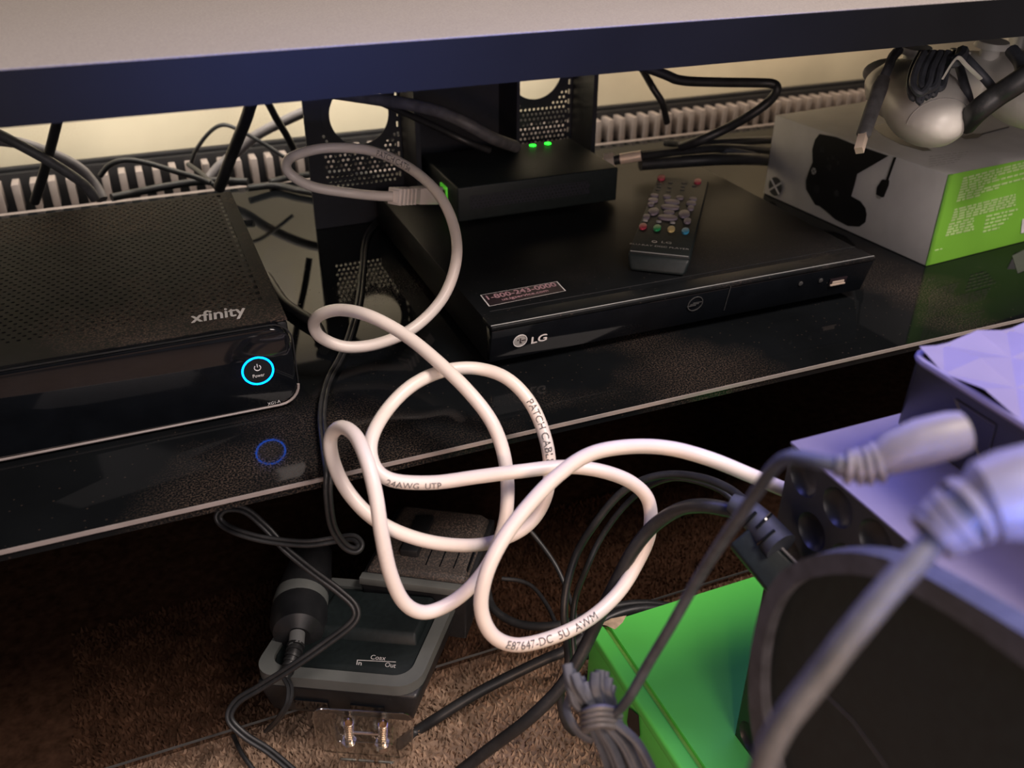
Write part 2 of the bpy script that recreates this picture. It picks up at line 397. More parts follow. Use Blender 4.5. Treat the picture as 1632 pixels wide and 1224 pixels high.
# ================================================================== TV STAND
st = thing('television_stand', 'black glass television stand with dusty top shelf and perforated back column', 'television stand', (0.4, 0.95, -0.30))
def shelf_outline(z, y0=0.58, y1=1.30, x0=-0.42, x1=1.5): return [V(x0, y0, z), V(x1, y0, z), V(x1, y1, z), V(x0, y1, z)]
b = B(); b.abox(-0.42, 1.5, 0.582, 1.28, 0.284, 0.314, 0.0); tsh = mk('top_shelf', b, 'shelf_edge', st)
b = B(); b.abox(-0.42, 1.5, 0.583, 1.28, 0.3141, 0.3155, 0.0006); mk('dusty_top_surface', b, 'shelf_top', tsh)
b = B(); b.abox(-0.42, 1.5, 0.582, 1.30, -0.010, 0.0); msh = mk('middle_shelf', b, 'shelf_glass', st)
b = B(); b.abox(-0.42, 1.5, 0.5805, 0.582, -0.0035, -0.0003); mk('polished_edge', b, 'glass_edge', msh)
b = B(); b.abox(-0.42, 1.5, 0.582, 1.26, -0.251, -0.243); lsh = mk('lower_shelf', b, 'smoked', st)
b = B(); b.abox(-0.42, 1.5, 0.5812, 0.5819, -0.2455, -0.2432); mk('polished_edge', b, 'heater_strip', lsh)
b = B(); b.abox(-0.40, 1.48, 1.262, 1.272, -0.30, -0.011); mk('dark_bay_sheet', b, 'column', st)  # added dark sheet that keeps the lower bay black
for x in (-0.41, 1.47):
    for y in (0.64, 1.22):
        for z0, z1 in ((-0.30, -0.252), (-0.242, -0.011), (0.0005, 0.2838)):
            b = B(); b.tube([(x, y, z0), (x, y, z1)], 0.018, 20); mk('post', b, 'silver', st)
b = B(); b.prism([PZ(*p, .0002) for p in ((1613, 408), (1640, 394), (1650, 424), (1622, 436))], (0, 0, .0003)); mk('shelf_label', b, 'heater_strip', msh)
# centre column: solid middle between two perforated plates with round openings
b = B(); b.abox(0.306, 0.440, 1.100, 1.106, 0.0005, 0.2835); b.abox(0.306, 0.312, 1.04, 1.10, 0.0005, 0.2835); b.abox(0.436, 0.440, 1.04, 1.10, 0.0005, 0.2835)
mk('column_middle', b, 'column', st)
for xa, xb, cx, cz, n1 in ((0.188, 0.306, 0.2545, 0.138, 26), (0.440, 0.540, 0.487, 0.172, 19)):
    b = B(); e = 0.018 if cx < .4 else 0.006; z0 = 0.05 if cx < .4 else 0.02
    perforated(b, (xa + e, 1.10, z0), (xb - xa - e - .003, 0, 0), (0, 0, 0.275 - z0), int((xb - xa - e) / .0062), int((0.275 - z0) / .0062), 0.30, (0, -0.0015, 0), (V(cx, 1.10, cz), 0.0365))
    b.abox(xa, xa + e, 1.10, 1.104, 0.0005, 0.2835); b.abox(xb - .003, xb, 1.10, 1.104, 0.0005, 0.2835)
    b.abox(xa + e, xb - .003, 1.10, 1.104, 0.0005, z0); b.abox(xa + e, xb - .003, 1.10, 1.104, 0.275, 0.2835)
    mk('perforated_plate', b, 'column', st)
b = B(); b.abox(0.540, 0.546, 1.04, 1.104, 0.0005, 0.2835); mk('column_side', b, 'column', st)

# ================================================================== XFINITY CABLE BOX (left)
xb = thing('cable_box', 'wide black cable box with glowing blue power ring, left on the middle shelf', 'cable box', (-0.1, 0.86, 0.0))
x0, x1 = -0.36, 0.089
b = B(); b.abox(x0, x1 - .001, 0.705, 1.05, 0.005, 0.0765, 0.004); mk('body', b, 'black', xb)
b = B()
perforated(b, (x0 + 0.01, 0.742, 0.0785), (0.425, 0, 0), (0, 0.30, 0), 54, 46, 0.27, (0, 0, 0.0014), rv=0.0013)
b.abox(x0, x0 + .01, 0.705, 1.05, 0.0768, 0.0785); b.abox(x0 + 0.435, x1 - .001, 0.705, 1.05, 0.0768, 0.0785)
b.abox(x0 + .01, x0 + 0.435, 0.705, 0.742, 0.0768, 0.0785); b.abox(x0 + .01, x0 + 0.435, 1.042, 1.05, 0.0768, 0.0785)
mk('perforated_lid', b, 'lacquer', xb)
# front panel, rounded at its right corners
def rrect(x0, x1, z0, z1, r, n=6, left=True):
    P = []
    for cx, cz, a0 in ((x1 - r, z0 + r, -90), (x1 - r, z1 - r, 0), (x0 + (r if left else 0), z1 - (r if left else 0), 90), (x0 + (r if left else 0), z0 + (r if left else 0), 180)):
        if not left and a0 >= 90: P.append((cx, cz)); continue
        for k in range(n + 1):
            a = math.radians(a0 + 90 * k / n); P.append((cx + r * math.cos(a), cz + r * math.sin(a)))
    return P
pf = [V(x, 0.706, z) for x, z in rrect(x0, x1 - .002, 0.006, 0.078, 0.016, left=False)]
b = B(); b.prism(pf, (0, -0.014, 0), 0.002); fp = mk('front_panel', b, 'gloss', xb)
# silver line under the panel that turns up round the corner
line = [(x0, 0.004)] + [(x, z) for x, z in rrect(x0, x1 - .0005, 0.004, 0.079, 0.017, left=False)[:7]]
b = B(); b.tube([V(x, 0.693, z) for x, z in line], 0.0012, 8); mk('silver_trim', b, 'glass_edge', xb)
b = B()
line2 = [V(x, 0.696, z) for x, z in rrect(x0, x1, 0.004, 0.0792, 0.017, left=False)[6:]]
b.tube(line2[:-1], 0.0007, 6); mk('panel_seam', b, 'black', xb)
ringc = (PY(411, 591, 0.692) + V(0, 0.0, 0))
b = B(); b.ring(V(ringc.x, 0.6925, ringc.z), (0, -1, 0), 0.0118, 0.0133, 0.0008); mk('power_ring_light', b, 'blue_ring', xb)
b = B(); b.disc(V(ringc.x, 0.6925, ringc.z), (0, -1, 0), 0.0112, 0.0006, 32); pb = mk('power_button', b, 'gloss', xb)
rc = V(ringc.x, 0.6917, ringc.z + 0.003)
b = B()
arc = [rc + V(math.sin(math.radians(a)) * .0026, 0, math.cos(math.radians(a)) * .0026) for a in range(40, 321, 20)]
b.tube(arc, 0.0004, 6); b.tube([rc + V(0, 0, 0.0005), rc + V(0, 0, 0.0036)], 0.0004, 6); mk('power_symbol', b, 'print_white', pb)
text('power_lettering', 'Power', V(ringc.x - .0048, 0.6919, ringc.z - .0058), V(ringc.x + .0048, 0.6919, ringc.z - .0058), (0, 0, 0.0032), 'print_white', pb)
text('model_lettering', 'XG1-A', PY(427, 646, 0.6919), PY(447, 641, 0.6919), (0, 0, 0.0028), 'print_white', fp)
a = PZ(305, 521, 0.0787); c = PZ(392, 507, 0.0787)
text('xfinity_lettering', 'xfinity', a, c, (PZ(304, 500, 0.0787) - a) * 1.0, 'print_white', xb, bold=0.0007)
for fx in (-0.33, 0.06):
    for fy in (0.73, 1.02):
        b = B(); b.disc(V(fx, fy, 0.0003), (0, 0, 1), 0.012, 0.006); mk('foot', b, 'rubber', xb)

# ================================================================== BLU-RAY PLAYER
lg = thing('disc_player', 'flat black disc player with service sticker, right of centre on the middle shelf', 'disc player', (0.475, 0.86, 0.0))
X0, X1 = 0.261, 0.692
b = B(); b.abox(X0, X1, 0.69, 1.07, 0.007, 0.0495, 0.0015); mk('body', b, 'gloss_dusty', lg)
# front face: slopes slightly inward below
b = B(); b.hexa([V(X0, 0.684, 0.010), V(X1 - .004, 0.684, 0.010), V(X1 - .004, 0.691, 0.010), V(X0, 0.691, 0.010),
                 V(X0, 0.677, 0.0455), V(X1, 0.677, 0.0455), V(X1, 0.691, 0.0455), V(X0, 0.691, 0.0455)], 0.001); lf = mk('front_panel', b, 'gloss', lg)
b = B(); b.abox(X0 - .0005, X1 + .0005, 0.6765, 0.7, 0.0456, 0.0502, 0.0014, 3); mk('front_lip', b, 'gloss_dusty', lg)
b = B(); b.tube([V(X0, 0.679, 0.0502), V(X1, 0.679, 0.0502)], 0.0007, 6); mk('lip_highlight_line', b, 'print_grey' if 0 else 'silver', lg)  # bright line drawn along the lip as its highlight
b = B(); b.tube([V(X0 + 0.01, 0.708, 0.0496), V(X1, 0.708, 0.0496)], 0.0005, 6); mk('lid_seam', b, 'black', lg)
fn = (V(0, 0.677, 0.0455) - V(0, 0.684, 0.010)); fnn = V(1, 0, 0).cross(fn).normalized()
lp0 = V(0.3, 0.677, 0.0455) + fnn * 0.0004
def LF(px, py): return PP(px, py, lp0, fnn)
lc = LF(829, 543)
b = B(); b.ring(lc, fnn, 0.0062, 0.0070, 0.0004, 32); mk('logo_ring', b, 'print_white', lf)
b = B(); b.disc(lc, fnn, 0.0060, 0.0002, 32); mk('logo_disc', b, 'print_grey', lf)
ex = V(1, 0, 0); ez = fn.normalized()
b = B()
def q(u0, v0, u1, v1): b.box(lc + ex * u0 + ez * v0 + fnn * .0003, ex * (u1 - u0), ez * (v1 - v0), fnn * .0002)
q(-.0005, -.0028, .0006, .0030); q(.0006, -.0028, .0020, -.0018); q(-.0030, .0008, -.0018, .0020); q(.0012, -.0003, .0052, .0007)
mk('logo_face_mark', b, 'sticker', lf)
text('maker_lettering', 'LG', LF(846, 548), LF(870, 542), ez * 0.0078, 'print_white', lf, bold=0.0006)
# disc-format mark
dc = LF(1108, 484)
b = B(); b.ring(dc, fnn, 0.0078, 0.0086, 0.0004, 32)
for k in range(3): b.box(dc - ex * (.009 - k * .003) + ez * (-.0022 + k * .0016) + fnn * .0004, ex * .010, ez * .0009, fnn * .0002)
mk('disc_format_mark', b, 'heater_strip', lf)
a = LF(1158, 478)
b = B(); b.box(a - ez * .013 + ex * 0, ex * .0006, ez * .03, fnn * .0003); mk('tray_seam', b, 'heater_strip', lf)
u = LF(1335, 448)
b = B(); b.box(u - ex * .011 - ez * .0045, ex * .022, ez * .009, fnn * .0006, 0.0002); up = mk('usb_port', b, 'sticker', lf)
b = B(); b.box(u - ex * .0095 - ez * .0038 + fnn * .0006, ex * .019, ez * .0014, fnn * .0012); b.box(u - ex * .0075 - ez * .002 + fnn * .0006, ex * .015, ez * .003, fnn * .0008)
mk('usb_contact', b, 'bright', up)
for px, py in ((1276, 452), (1308, 447)):
    b = B(); b.disc(LF(px, py), fnn, 0.0026, 0.0006, 20, bev=.0002); mk('touch_button', b, 'heater_strip', lf)
# sticker
sc_ = [PZ(*p, 0.0498) for p in ((779, 489), (902, 464), (888, 449), (765, 471))]
b = B(); b.prism(sc_, (0, 0, 0.0003)); skr = mk('service_sticker', b, 'sticker', lg, label='dark service sticker with a white outline and pink lettering')
b = B()
cen = sum(sc_, V(0, 0, 0)) / 4
for i in range(4):
    p, r_ = sc_[i], sc_[(i + 1) % 4]; pi, ri = p + (cen - p) * .03, r_ + (cen - r_) * .03; z = V(0, 0, .0004)
    b.prism([p + z, r_ + z, ri + z, pi + z], (0, 0, .0001))
mk('sticker_outline', b, 'print_white', skr)
Uu = sc_[1] - sc_[0]; Ww = sc_[3] - sc_[0]
p = sc_[0] + Ww * .50; text('phone_lettering', '1-800-243-0000', p + Uu * .05, p + Uu * .95, Ww * .34, 'print_pink', skr, bold=0.0005, lift=.0005)
p = sc_[0] + Ww * .16; text('web_lettering', 'us.lgservice.com', p + Uu * .20, p + Uu * .80, Ww * .24, 'print_pink', skr, bold=0.0002, lift=.0005)
for fx in (0.29, 0.66):
    for fy in (0.72, 1.04):
        b = B(); b.disc(V(fx, fy, 0.0003), (0, 0, 1), 0.012, 0.008); mk('foot', b, 'rubber', lg)

# ================================================================== MODEM on the player
md = thing('modem', 'small black modem with two green lights on top of the disc player', 'modem', (0.42, 0.99, 0.05))
mx0, mx1, my0, my1, mz0, mz1 = 0.318, 0.519, 0.927, 1.06, 0.0512, 0.0925
b = B(); b.abox(mx0, mx1, my0, my1, mz0 + .001, mz1, 0.002, 3); mk('body', b, 'black_satin', md)
b = B(); perforated(b, (mx0 + .014, my0 - .0006, 0.066), (0.150, 0, 0), (0, 0, 0.0155), 34, 4, 0.34, (0, -0.0012, 0)); mk('vent_strip', b, 'column', md)
for (px, py) in ((849, 232), (873, 229)):
    p = PZ(px, py, mz1)
    b = B(); b.disc(V(p.x, p.y, mz1 - .0003), (0, 0, 1), 0.0042, 0.0012, 20, bev=.0004); mk('status_light', b, 'green_led', md)
b = B(); b.abox(mx0 - .002, mx0 + .002, 0.962, 0.984, 0.060, 0.082, 0.0004); pj = mk('network_port', b, 'green_port', md, label='network socket glowing green')
b = B(); b.abox(mx0 - .0028, mx0 - .0018, 0.965, 0.981, 0.063, 0.078); mk('port_opening', b, 'sticker', pj)
b = B(); b.abox(mx0 - .0008, mx0 + .001, 0.943, 0.949, 0.0525, 0.0560); mk('link_light', b, 'green_led', md)
b = B(); b.tube([V(mx1, 1.0, .075), V(mx1 + .007, 1.0, .075)], .0055, 12); mk('coax_socket', b, 'brass', md)
for fx in (mx0 + .012, mx1 - .012):
    for fy in (my0 + .012, my1 - .012):
        b = B(); b.disc(V(fx, fy, 0.0502), (0, 0, 1), 0.006, 0.0022, 14); mk('foot', b, 'rubber', md)

# coax lead with shiny connector
kp = V(mx1 + .007, 1.0, .0755)
cx = thing('coax_cable', 'black coaxial cable with shiny metal connector screwed into the modem side', 'cable', kp)
e1 = PD(1022, 248, 1.13)
ax_ = (e1 - kp).normalized(); L_ = (e1 - kp).length
b = B(); b.tube([kp + ax_ * .0005, kp + ax_ * L_ * .3], .0045, 12); mk('connector_pin', b, 'bright', cx)
b = B(); b.tube([kp + ax_ * L_ * .22, kp + ax_ * L_ * .42], .0098, 6); mk('connector_nut', b, 'bright', cx)
b = B(); b.tube([kp + ax_ * L_ * .42, kp + ax_ * L_ * .55], .0062, 12); mk('connector_neck', b, 'black', cx)
b = B(); b.tube([kp + ax_ * L_ * .55, kp + ax_ * L_], .0066, 14); mk('crimp_sleeve', b, 'bright', cx)
P = catmull([e1, PD(1080, 241, 1.17), PD(1150, 236, 1.2), PD(1215, 240, 1.27), PD(1250, 246, 1.36)], 6)
b = B(); b.tube([kp + ax_ * L_ * .98] + P[1:], .0058, 10); mk('lead', b, 'rubber', cx)

# ================================================================== REMOTE
zr = 0.069
rt = [PZ(*p, zr) for p in ((1000, 398), (1108, 409), (1123, 291), (1047, 281))]     # front-left, front-right, back-right, back-left
Ur = (rt[1] - rt[0]); 
rm = thing('remote_control', 'black disc player remote with mauve and coloured keys lying on the player', 'remote control', ((rt[0] + rt[2]) / 2 * 1).xy.to_3d() + V(0, 0, 0.05))
zd = V(0, 0, -1)
Lr = (rt[3] - rt[0]).normalized(); Wn = V(Lr.y, -Lr.x, 0); wid = 0.064; ln = (rt[3] - rt[0]).length
o = rt[0]
def RR(u, v, z): return V(o.x + Wn.x * u + Lr.x * v, o.y + Wn.y * u + Lr.y * v, z)
b = B(); b.hexa([RR(.004, -.010, .0505), RR(wid - .004, -.010, .0505), RR(wid - .004, ln, .0505), RR(.004, ln, .0505),
                 RR(0, -.002, zr - .003), RR(wid, -.002, zr - .003), RR(wid, ln + .002, zr - .003), RR(0, ln + .002, zr - .003)], .004, 4); mk('body', b, 'black_satin', rm)
b = B(); b.hexa([RR(.001, -.001, zr - .004), RR(wid - .001, -.001, zr - .004), RR(wid - .001, ln, zr - .004), RR(.001, ln, zr - .004),
                 RR(.002, 0, zr), RR(wid - .002, 0, zr), RR(wid - .002, ln - .001, zr), RR(.002, ln - .001, zr)], .0008); face = mk('face_plate', b, 'black_satin', rm)
b = B(); b.tube([RR(.003, -.0005, zr - .0005), RR(wid - .003, -.0005, zr - .0005)], .0006, 6); mk('front_trim', b, 'silver', rm)
def key(X, Y, w, h, m, name='key', n=14, pw=2.6, hz=.0025):
    px, py = 940 + X / 5.44, 260 + Y / 5.44; w = w / 5.44 / 2; h = h / 5.44 / 2
    c = PZ(px, py, zr); hu = Wn * ((PZ(px + w, py, zr) - PZ(px - w, py, zr)).length / 2)
    hv = Lr * max(.0012, (PZ(px, py - h, zr) - PZ(px, py + h, zr)).length / 2)
    pts = []
    for k in range(n):
        a = 2 * math.pi * k / n; cc, ss = math.cos(a), math.sin(a)
        pts.append(c + hu * math.copysign(abs(cc) ** (2 / pw), cc) + hv * math.copysign(abs(ss) ** (2 / pw), ss) - V(0, 0, .0004))
    bb = B(); bb.prism(pts, (0, 0, hz), .0007, 2); return mk(name, bb, m, face)
key(620, 133, 65, 40, 'key_red', 'power_key'); key(935, 165, 60, 40, 'key_red', 'open_key')
for (X, Y, w_, h_) in ((558, 287, 68, 25), (668, 297, 70, 25), (780, 306, 66, 27), (893, 318, 68, 26), (548, 328, 84, 34), (530, 363, 56, 32), (712, 342, 134, 34), (877, 355, 84, 34), (875, 397, 54, 36),
                       (490, 472, 60, 42), (845, 508, 60, 44)): key(X, Y, w_, h_, 'purple_btn')
key(697, 388, 160, 40, 'purple_btn', 'up_key', pw=2.2); key(675, 478, 170, 44, 'purple_btn', 'down_key', pw=2.2)
key(553, 425, 92, 62, 'purple_btn', 'left_key', pw=2); key(818, 448, 96, 64, 'purple_btn', 'right_key', pw=2); key(685, 433, 96, 34, 'purple_btn', 'enter_key', pw=2)
for X, Y, m in ((460, 555, 'key_red'), (583, 568, 'key_green'), (705, 579, 'key_yellow'), (828, 595, 'key_blue')): key(X, Y, 66, 50, m, pw=2)
for X, Y in ((480, 502), (597, 512), (717, 522)): key(X, Y, 46, 11, 'print_grey', 'small_key')
for X, Y in ((600, 182), (700, 172), (692, 212), (683, 248), (590, 232), (815, 175), (803, 232), (806, 204), (905, 200), (598, 208)): key(X, Y, 40, 16, 'heater_strip', 'number_key', hz=.0012)
def RK(X, Y): return PZ(940 + X / 5.44, 260 + Y / 5.44, zr)
text('maker_lettering', 'LG', RK(620, 694), RK(706, 704), Lr * .005, 'print_grey', face)
b = B(); b.ring(RK(560, 682), (0, 0, 1), .0022, .0028, .0004, 20); mk('maker_ring', b, 'print_grey', face)
text('disc_player_lettering', 'BLU-RAY DISC PLAYER', RK(345, 706), RK(860, 757), Lr * .0038, 'print_grey', face)

# ================================================================== WHITE BOX with green end
bx0 = V(.818, .722, .0006); bu = V(.996, .085, 0).normalized(); bw = V(-.079, .996, 0).normalized(); BH = .1085; BW = .27; BL = .283
wb = thing('controller_box', 'white cardboard box with green end and printed black game controller, on the shelf right', 'box', bx0 + bu * BW / 2 + bw * BL / 2)
b = B(); b.box(bx0 + bu * .0008 + bw * .0012, bu * BW, bw * BL, V(0, 0, BH), .0012); mk('carton', b, 'card_white', wb)
b = B(); b.box(bx0 + bu * .0012, bu * (BW - .002), bw * .0014, V(0, 0, BH), .0008); ge = mk('green_end', b, 'card_green', wb, label='bright green end panel with pale small print')
b = B(); b.box(bx0 + bu * .0006, bu * .007, bw * .002, V(0, 0, BH + .0003), .0008); mk('green_corner_strip', b, 'groove', wb)
bn = -bu
ls0 = bx0 + bu * .0004
def BLf(px, py): return PP(px, py, ls0, bn)
def zl(X, Y): return (1088 + X / 3, Y / 3)
def poly(pl, fn): return [fn(*zl(*p)) for p in pl]
sil = [(655, 640), (735, 655), (815, 688), (985, 745), (835, 832), (822, 885), (806, 938), (850, 962), (874, 995), (880, 1025), (874, 1062), (845, 1084), (790, 1080), (730, 1048), (690, 1012), (655, 985), (635, 980), (615, 945), (592, 905), (590, 865), (603, 820), (622, 775), (620, 715), (633, 668)]
b = B(); b.prism(poly(sil, BLf), bn * .0003); cp = mk('printed_controller', b, 'print_black', wb, label='black printed picture of a game controller')
b = B()
for (X, Y, r_) in ((665, 715, 16), (640, 905, 20), (700, 800, 16), (735, 925, 18), (718, 755, 9), (742, 780, 9), (695, 760, 8)):
    c_ = BLf(*zl(X, Y)); b.disc(c_ + bn * .0003, bn, r_ / 3 * .00072, .0003, 20)
mk('printed_sticks_and_buttons', b, 'print_dark', cp)
b = B(); c_ = BLf(*zl(628, 818)); b.disc(c_ + bn * .0004, bn, .0042, .0003, 20); mk('printed_guide_button', b, 'print_grey', cp)
def cross(c_, r, off, nm, par, m):
    bb = B()
    for sgn in (1, -1):
        P_ = [c_ + bn * off + bw * (sgn * t * r) + V(0, 0, 1) * (t * r * (.8 + .0 * t)) for t in (-.85, -.3, .3, .85)]
        bb.tube(P_, r * .11, 6)
    return mk(nm, bb, m, par)
cross(c_, .0042, .0007, 'printed_guide_mark', cp, 'print_black')
lc_ = BLf(*zl(443, 892))
b = B(); b.disc(lc_, bn, .0128, .0003, 32); lgo = mk('printed_round_logo', b, 'print_dark', wb)
cross(lc_, .0115, .0004, 'logo_cross', lgo, 'card_white')
for pl, nm, mm in (([(1010, 752), (1022, 752), (983, 862), (972, 862)], 'printed_cord', 'print_black'), ([(955, 858), (988, 862), (986, 885), (962, 943), (950, 944), (926, 930), (930, 895)], 'printed_plug', 'print_black'), ([(932, 932), (950, 942), (944, 952), (926, 944)], 'printed_plug_tip', 'print_grey')):
    b = B(); b.prism(poly(pl, BLf), bn * .0003); mk(nm, b, mm, wb)
# on the lid: wedge that mostly paints the grip's shadow, printed cord and lines
zt = BH + .0008
def BT(px, py): return PZ(px, py, zt)
b = B(); b.prism([BT(*zl(*p)) for p in ((905, 605), (980, 585), (1190, 720), (1150, 722), (1040, 690), (960, 650))], (0, 0, .0002)); mk('lid_shadow_wedge', b, 'print_black', wb)
b = B()
b.prism([BT(*zl(*p)) for p in ((1330, 655), (1385, 640), (1440, 640), (1410, 660), (1350, 665))], (0, 0, .0003)); b.tube([BT(*zl(1430, 642)) + V(0, 0, .0003), BT(*zl(1560, 608)) + V(0, 0, .0003)], .0006, 6)
mk('printed_lid_cord', b, 'print_black', wb)
def lines(rows, Pf, W, m, nm, par, th=.0018, seed=1):
    rnd = random.Random(seed); bb = B()
    for (X0, Y0, X1, Y1) in rows:
        A_, B_ = Pf(*zl(X0, Y0)), Pf(*zl(X1, Y1)); D = B_ - A_; t = 0; Lh = D.length
        up_ = W.cross(D).normalized() * th
        while t < Lh:
            l = rnd.uniform(.004, .013); l = min(l, Lh - t)
            p = A_ + D.normalized() * t; bb.prism([p, p + D.normalized() * l, p + D.normalized() * l + up_, p + up_], W * .0002)
            t += l + .0022
    return mk(nm, bb, m, par)
lines([(1180, 750 + k * 12, 1370 - k * 14, 726 + k * 12) for k in range(5)], BT, V(0, 0, 1), 'print_grey', 'printed_lid_lines', wb, .001)
gn = -bw; g0 = bx0
def GF(px, py): return PP(px, py, g0, gn)
rows = []
for k in range(9): rows.append((1340 - k * 4, 858 + k * 13.5, (1632, 1632, 1632, 1500, 1632, 1440, 1632, 1510, 1420)[k], (858 + k * 13.5) - ((1632, 1632, 1632, 1500, 1632, 1440, 1632, 1510, 1420)[k] - 1340 + k * 4) * .26))
for k in range(5): rows.append((1298 - k * 4, 1008 + k * 13, 1590, 1008 + k * 13 - (292 + k * 4) * .25))
for k in range(5): rows.append((1272 - k * 4, 1078 + k * 13, 1390, 1078 + k * 13 - 30)); rows.append((1450 - k * 4, 1040 + k * 18, 1600 - k * 22, 1040 + k * 18 - 35 + k * 4))
lines(rows, GF, gn, 'print_lime', 'printed_small_text', ge, .0022, 3)
b = B(); b.prism([GF(1627, 372), GF(1650, 366), GF(1650, 340), GF(1629, 350)], gn * .0003); mk('printed_barcode_patch', b, 'print_white', ge)
lines([(1205, 1200, 1240, 1192)], GF, gn, 'print_lime', 'printed_corner_mark', ge, .0015, 4)

# ================================================================== WHITE GAME CONTROLLER on the box
cz = zt
s_ = V(.99, -.12, 0).normalized(); g_ = V(-.32, -.93, -.10).normalized(); n_ = s_.cross(g_).normalized(); n_ = n_ if n_.z > 0 else -n_
AX = Matrix((s_, g_, n_)).transposed()
lobeL = PD(1474, 168, .915); lobeR = PD(1634, 146, .95)
bodyc = PD(1520, 112, 1.02)
gc = thing('game_controller', 'white game controller with rounded grips lying on the controller box', 'game controller', (bodyc.x, bodyc.y, cz))
b = B()
tl = AX @ Matrix.Rotation(math.radians(10), 3, 'Z'); tr = AX @ Matrix.Rotation(math.radians(-10), 3, 'Z')
b.ball(lobeL, .044, .074, .033, tl, 28, 18); b.ball(lobeR, .044, .074, .033, tr, 28, 18)
b.ball(lobeL - g_ * .045, .046, .050, .030, tl); b.ball(lobeR - g_ * .045, .046, .050, .030, tr)
mid = (lobeL + lobeR) / 2 - g_ * .060
b.ball(mid, .105, .045, .027, AX, 28, 18)
o = mk('shell', b, 'white_plastic', gc, 180)
mo = o.modifiers.new('r', 'REMESH'); mo.mode = 'VOXEL'; mo.voxel_size = .0022 * S * 1.4; mo.use_smooth_shade = True
ms = o.modifiers.new('s', 'SMOOTH'); ms.iterations = 14; ms.factor = .6
# lift shell parts so that they rest on the lid happens through lobe positions; seam lines round the grips
def ellarc(c_, A_, rx, ry, rz, v0, a0, a1, n=24):
    out = []
    sy = math.sqrt(max(0, 1 - v0 * v0))
    for k in range(n + 1):
        a = math.radians(a0 + (a1 - a0) * k / n); out.append(c_ + A_ @ V(math.cos(a) * rx * sy, ry * v0, math.sin(a) * rz * sy))
    return out
for c_, A_ in ((lobeL, tl), (lobeR, tr)):
    b = B(); b.tube(ellarc(c_, A_, .0436, .0735, .0326, .66, 0, 180), .0005, 6); mk('grip_seam', b, 'print_grey', gc)
for c_, hgt in ((lobeR - g_ * .045 - s_ * .03, .040), (lobeL - g_ * .060 + s_ * .005, .040)):
    b = B(); b.tube([c_ + n_ * .022, c_ + n_ * (hgt - .008), c_ + n_ * (hgt - .006), c_ + n_ * hgt], [.010, .010, .018, .016], 24); mk('thumbstick', b, 'white_plastic', gc)
c_ = mid + n_ * .024
b = B(); b.box(c_ - s_ * .014 - g_ * .004, s_ * .028, g_ * .008, n_ * .005, .001); b.box(c_ - s_ * .004 - g_ * .014, s_ * .008, g_ * .028, n_ * .005, .001); mk('direction_pad', b, 'white_plastic', gc)
for sgn in (-1, 1):
    b = B(); b.ball(mid - g_ * .036 + s_ * .062 * sgn, .03, .014, .014, AX); mk('bumper', b, 'white_plastic', gc)
for k in range(4):
    a = k * math.pi / 2; b = B(); b.disc(lobeR - g_ * .03 + s_ * (.02 + math.cos(a) * .014) + g_ * math.sin(a) * .014 + n_ * .026, n_, .006, .005, 16, bev=.001); mk('face_button', b, 'palegrey', gc)

# cords over the controller
hk = thing('charging_cable', 'dark grey charging cable with metal-tipped plug hanging over the white controller', 'cable', PD(1380, 235, .86))
tip = PD(1369, 240, .85); t2 = PD(1376, 215, .86); t3 = PD(1402, 140, .885); t4 = PD(1408, 125, .89)
b = B(); b.tube([tip, t2], .0052, 4, up=(1, 1, 0)); mk('plug_tip', b, 'bright', hk)
b = B(); b.tube([t2 + (tip - t2) * .1, t2, t3, t4], [.0050, .0066, .0076, .0062], 12, flatten=.8); mk('plug_body', b, 'greyrubber', hk)
b = B(); b.tube(catmull([t4, PD(1416, 108, .89), PD(1422, 92, .9), PD(1432, 80, .91)], 5), .0048, 8); mk('lead', b, 'darkgreyrubber', hk)
lp = thing('coiled_cord', 'bundle of dark grey cord loops hanging down in front of the white controller', 'cord', PD(1480, 130, .83))
for k, (xa, xb_, yb, d) in enumerate(((1450, 1462, 154, .845), (1462, 1470, 160, .84), (1472, 1482, 152, .845), (1482, 1492, 148, .85), (1492, 1502, 138, .855), (1468, 1490, 140, .83), (1455, 1478, 146, .828))):
    P = [PD(xa + 18, 84, d + .02), PD(xa + 5, 110, d + .01), PD(xa, 135, d), PD((xa + xb_) / 2, yb + 3, d - .003), PD(xb_ + 1, 135, d), PD(xb_ + 8, 108, d + .01), PD(xb_ + 20, 84, d + .02)]
    b = B(); b.tube(catmull(P, 6), .0034, 8); mk('cord_loop', b, 'darkgreyrubber', lp)
b = B(); b.tube(catmull([PD(1502, 126, .84), PD(1518, 100, .83), PD(1528, 92, .83), PD(1540, 104, .83), PD(1563, 126, .84)], 5), .0022, 6, flatten=.5); mk('twist_tie', b, 'white_plastic', lp, label='white twist tie round the cord')
b = B(); b.tube(catmull([PD(1506, 92, .86), PD(1520, 98, .84), PD(1530, 92, .85), PD(1534, 82, .86)], 5), .006, 8); mk('cord_neck', b, 'darkgreyrubber', lp)
cable('cord', [(1532, 84, .86), (1552, 106, .85), (1574, 130, .85), (1590, 152, .87)], .0042, 'darkgreyrubber', 'grey cord crossing between the white controller grips', 'cord')
cable('cord', [(1526, 96, .90), (1536, 130, .88), (1545, 160, .88), (1548, 185, .90)], .0042, 'darkgreyrubber', 'short grey cord dropping beside the left white grip', 'cord')
cable('braided_cable', [(1538, 198, .875), (1560, 175, .85), (1590, 152, .84), (1615, 136, .83), (1650, 112, .82)], .0105, 'rubber', 'thick black braided cable running up right behind the white grip', 'cable')
cable('cord', [(1612, 80, .86), (1626, 100, .85), (1628, 125, .84), (1618, 140, .85)], .0062, 'darkgreyrubber', 'thick grey cord curving down at the right edge by the braided cable', 'cord')

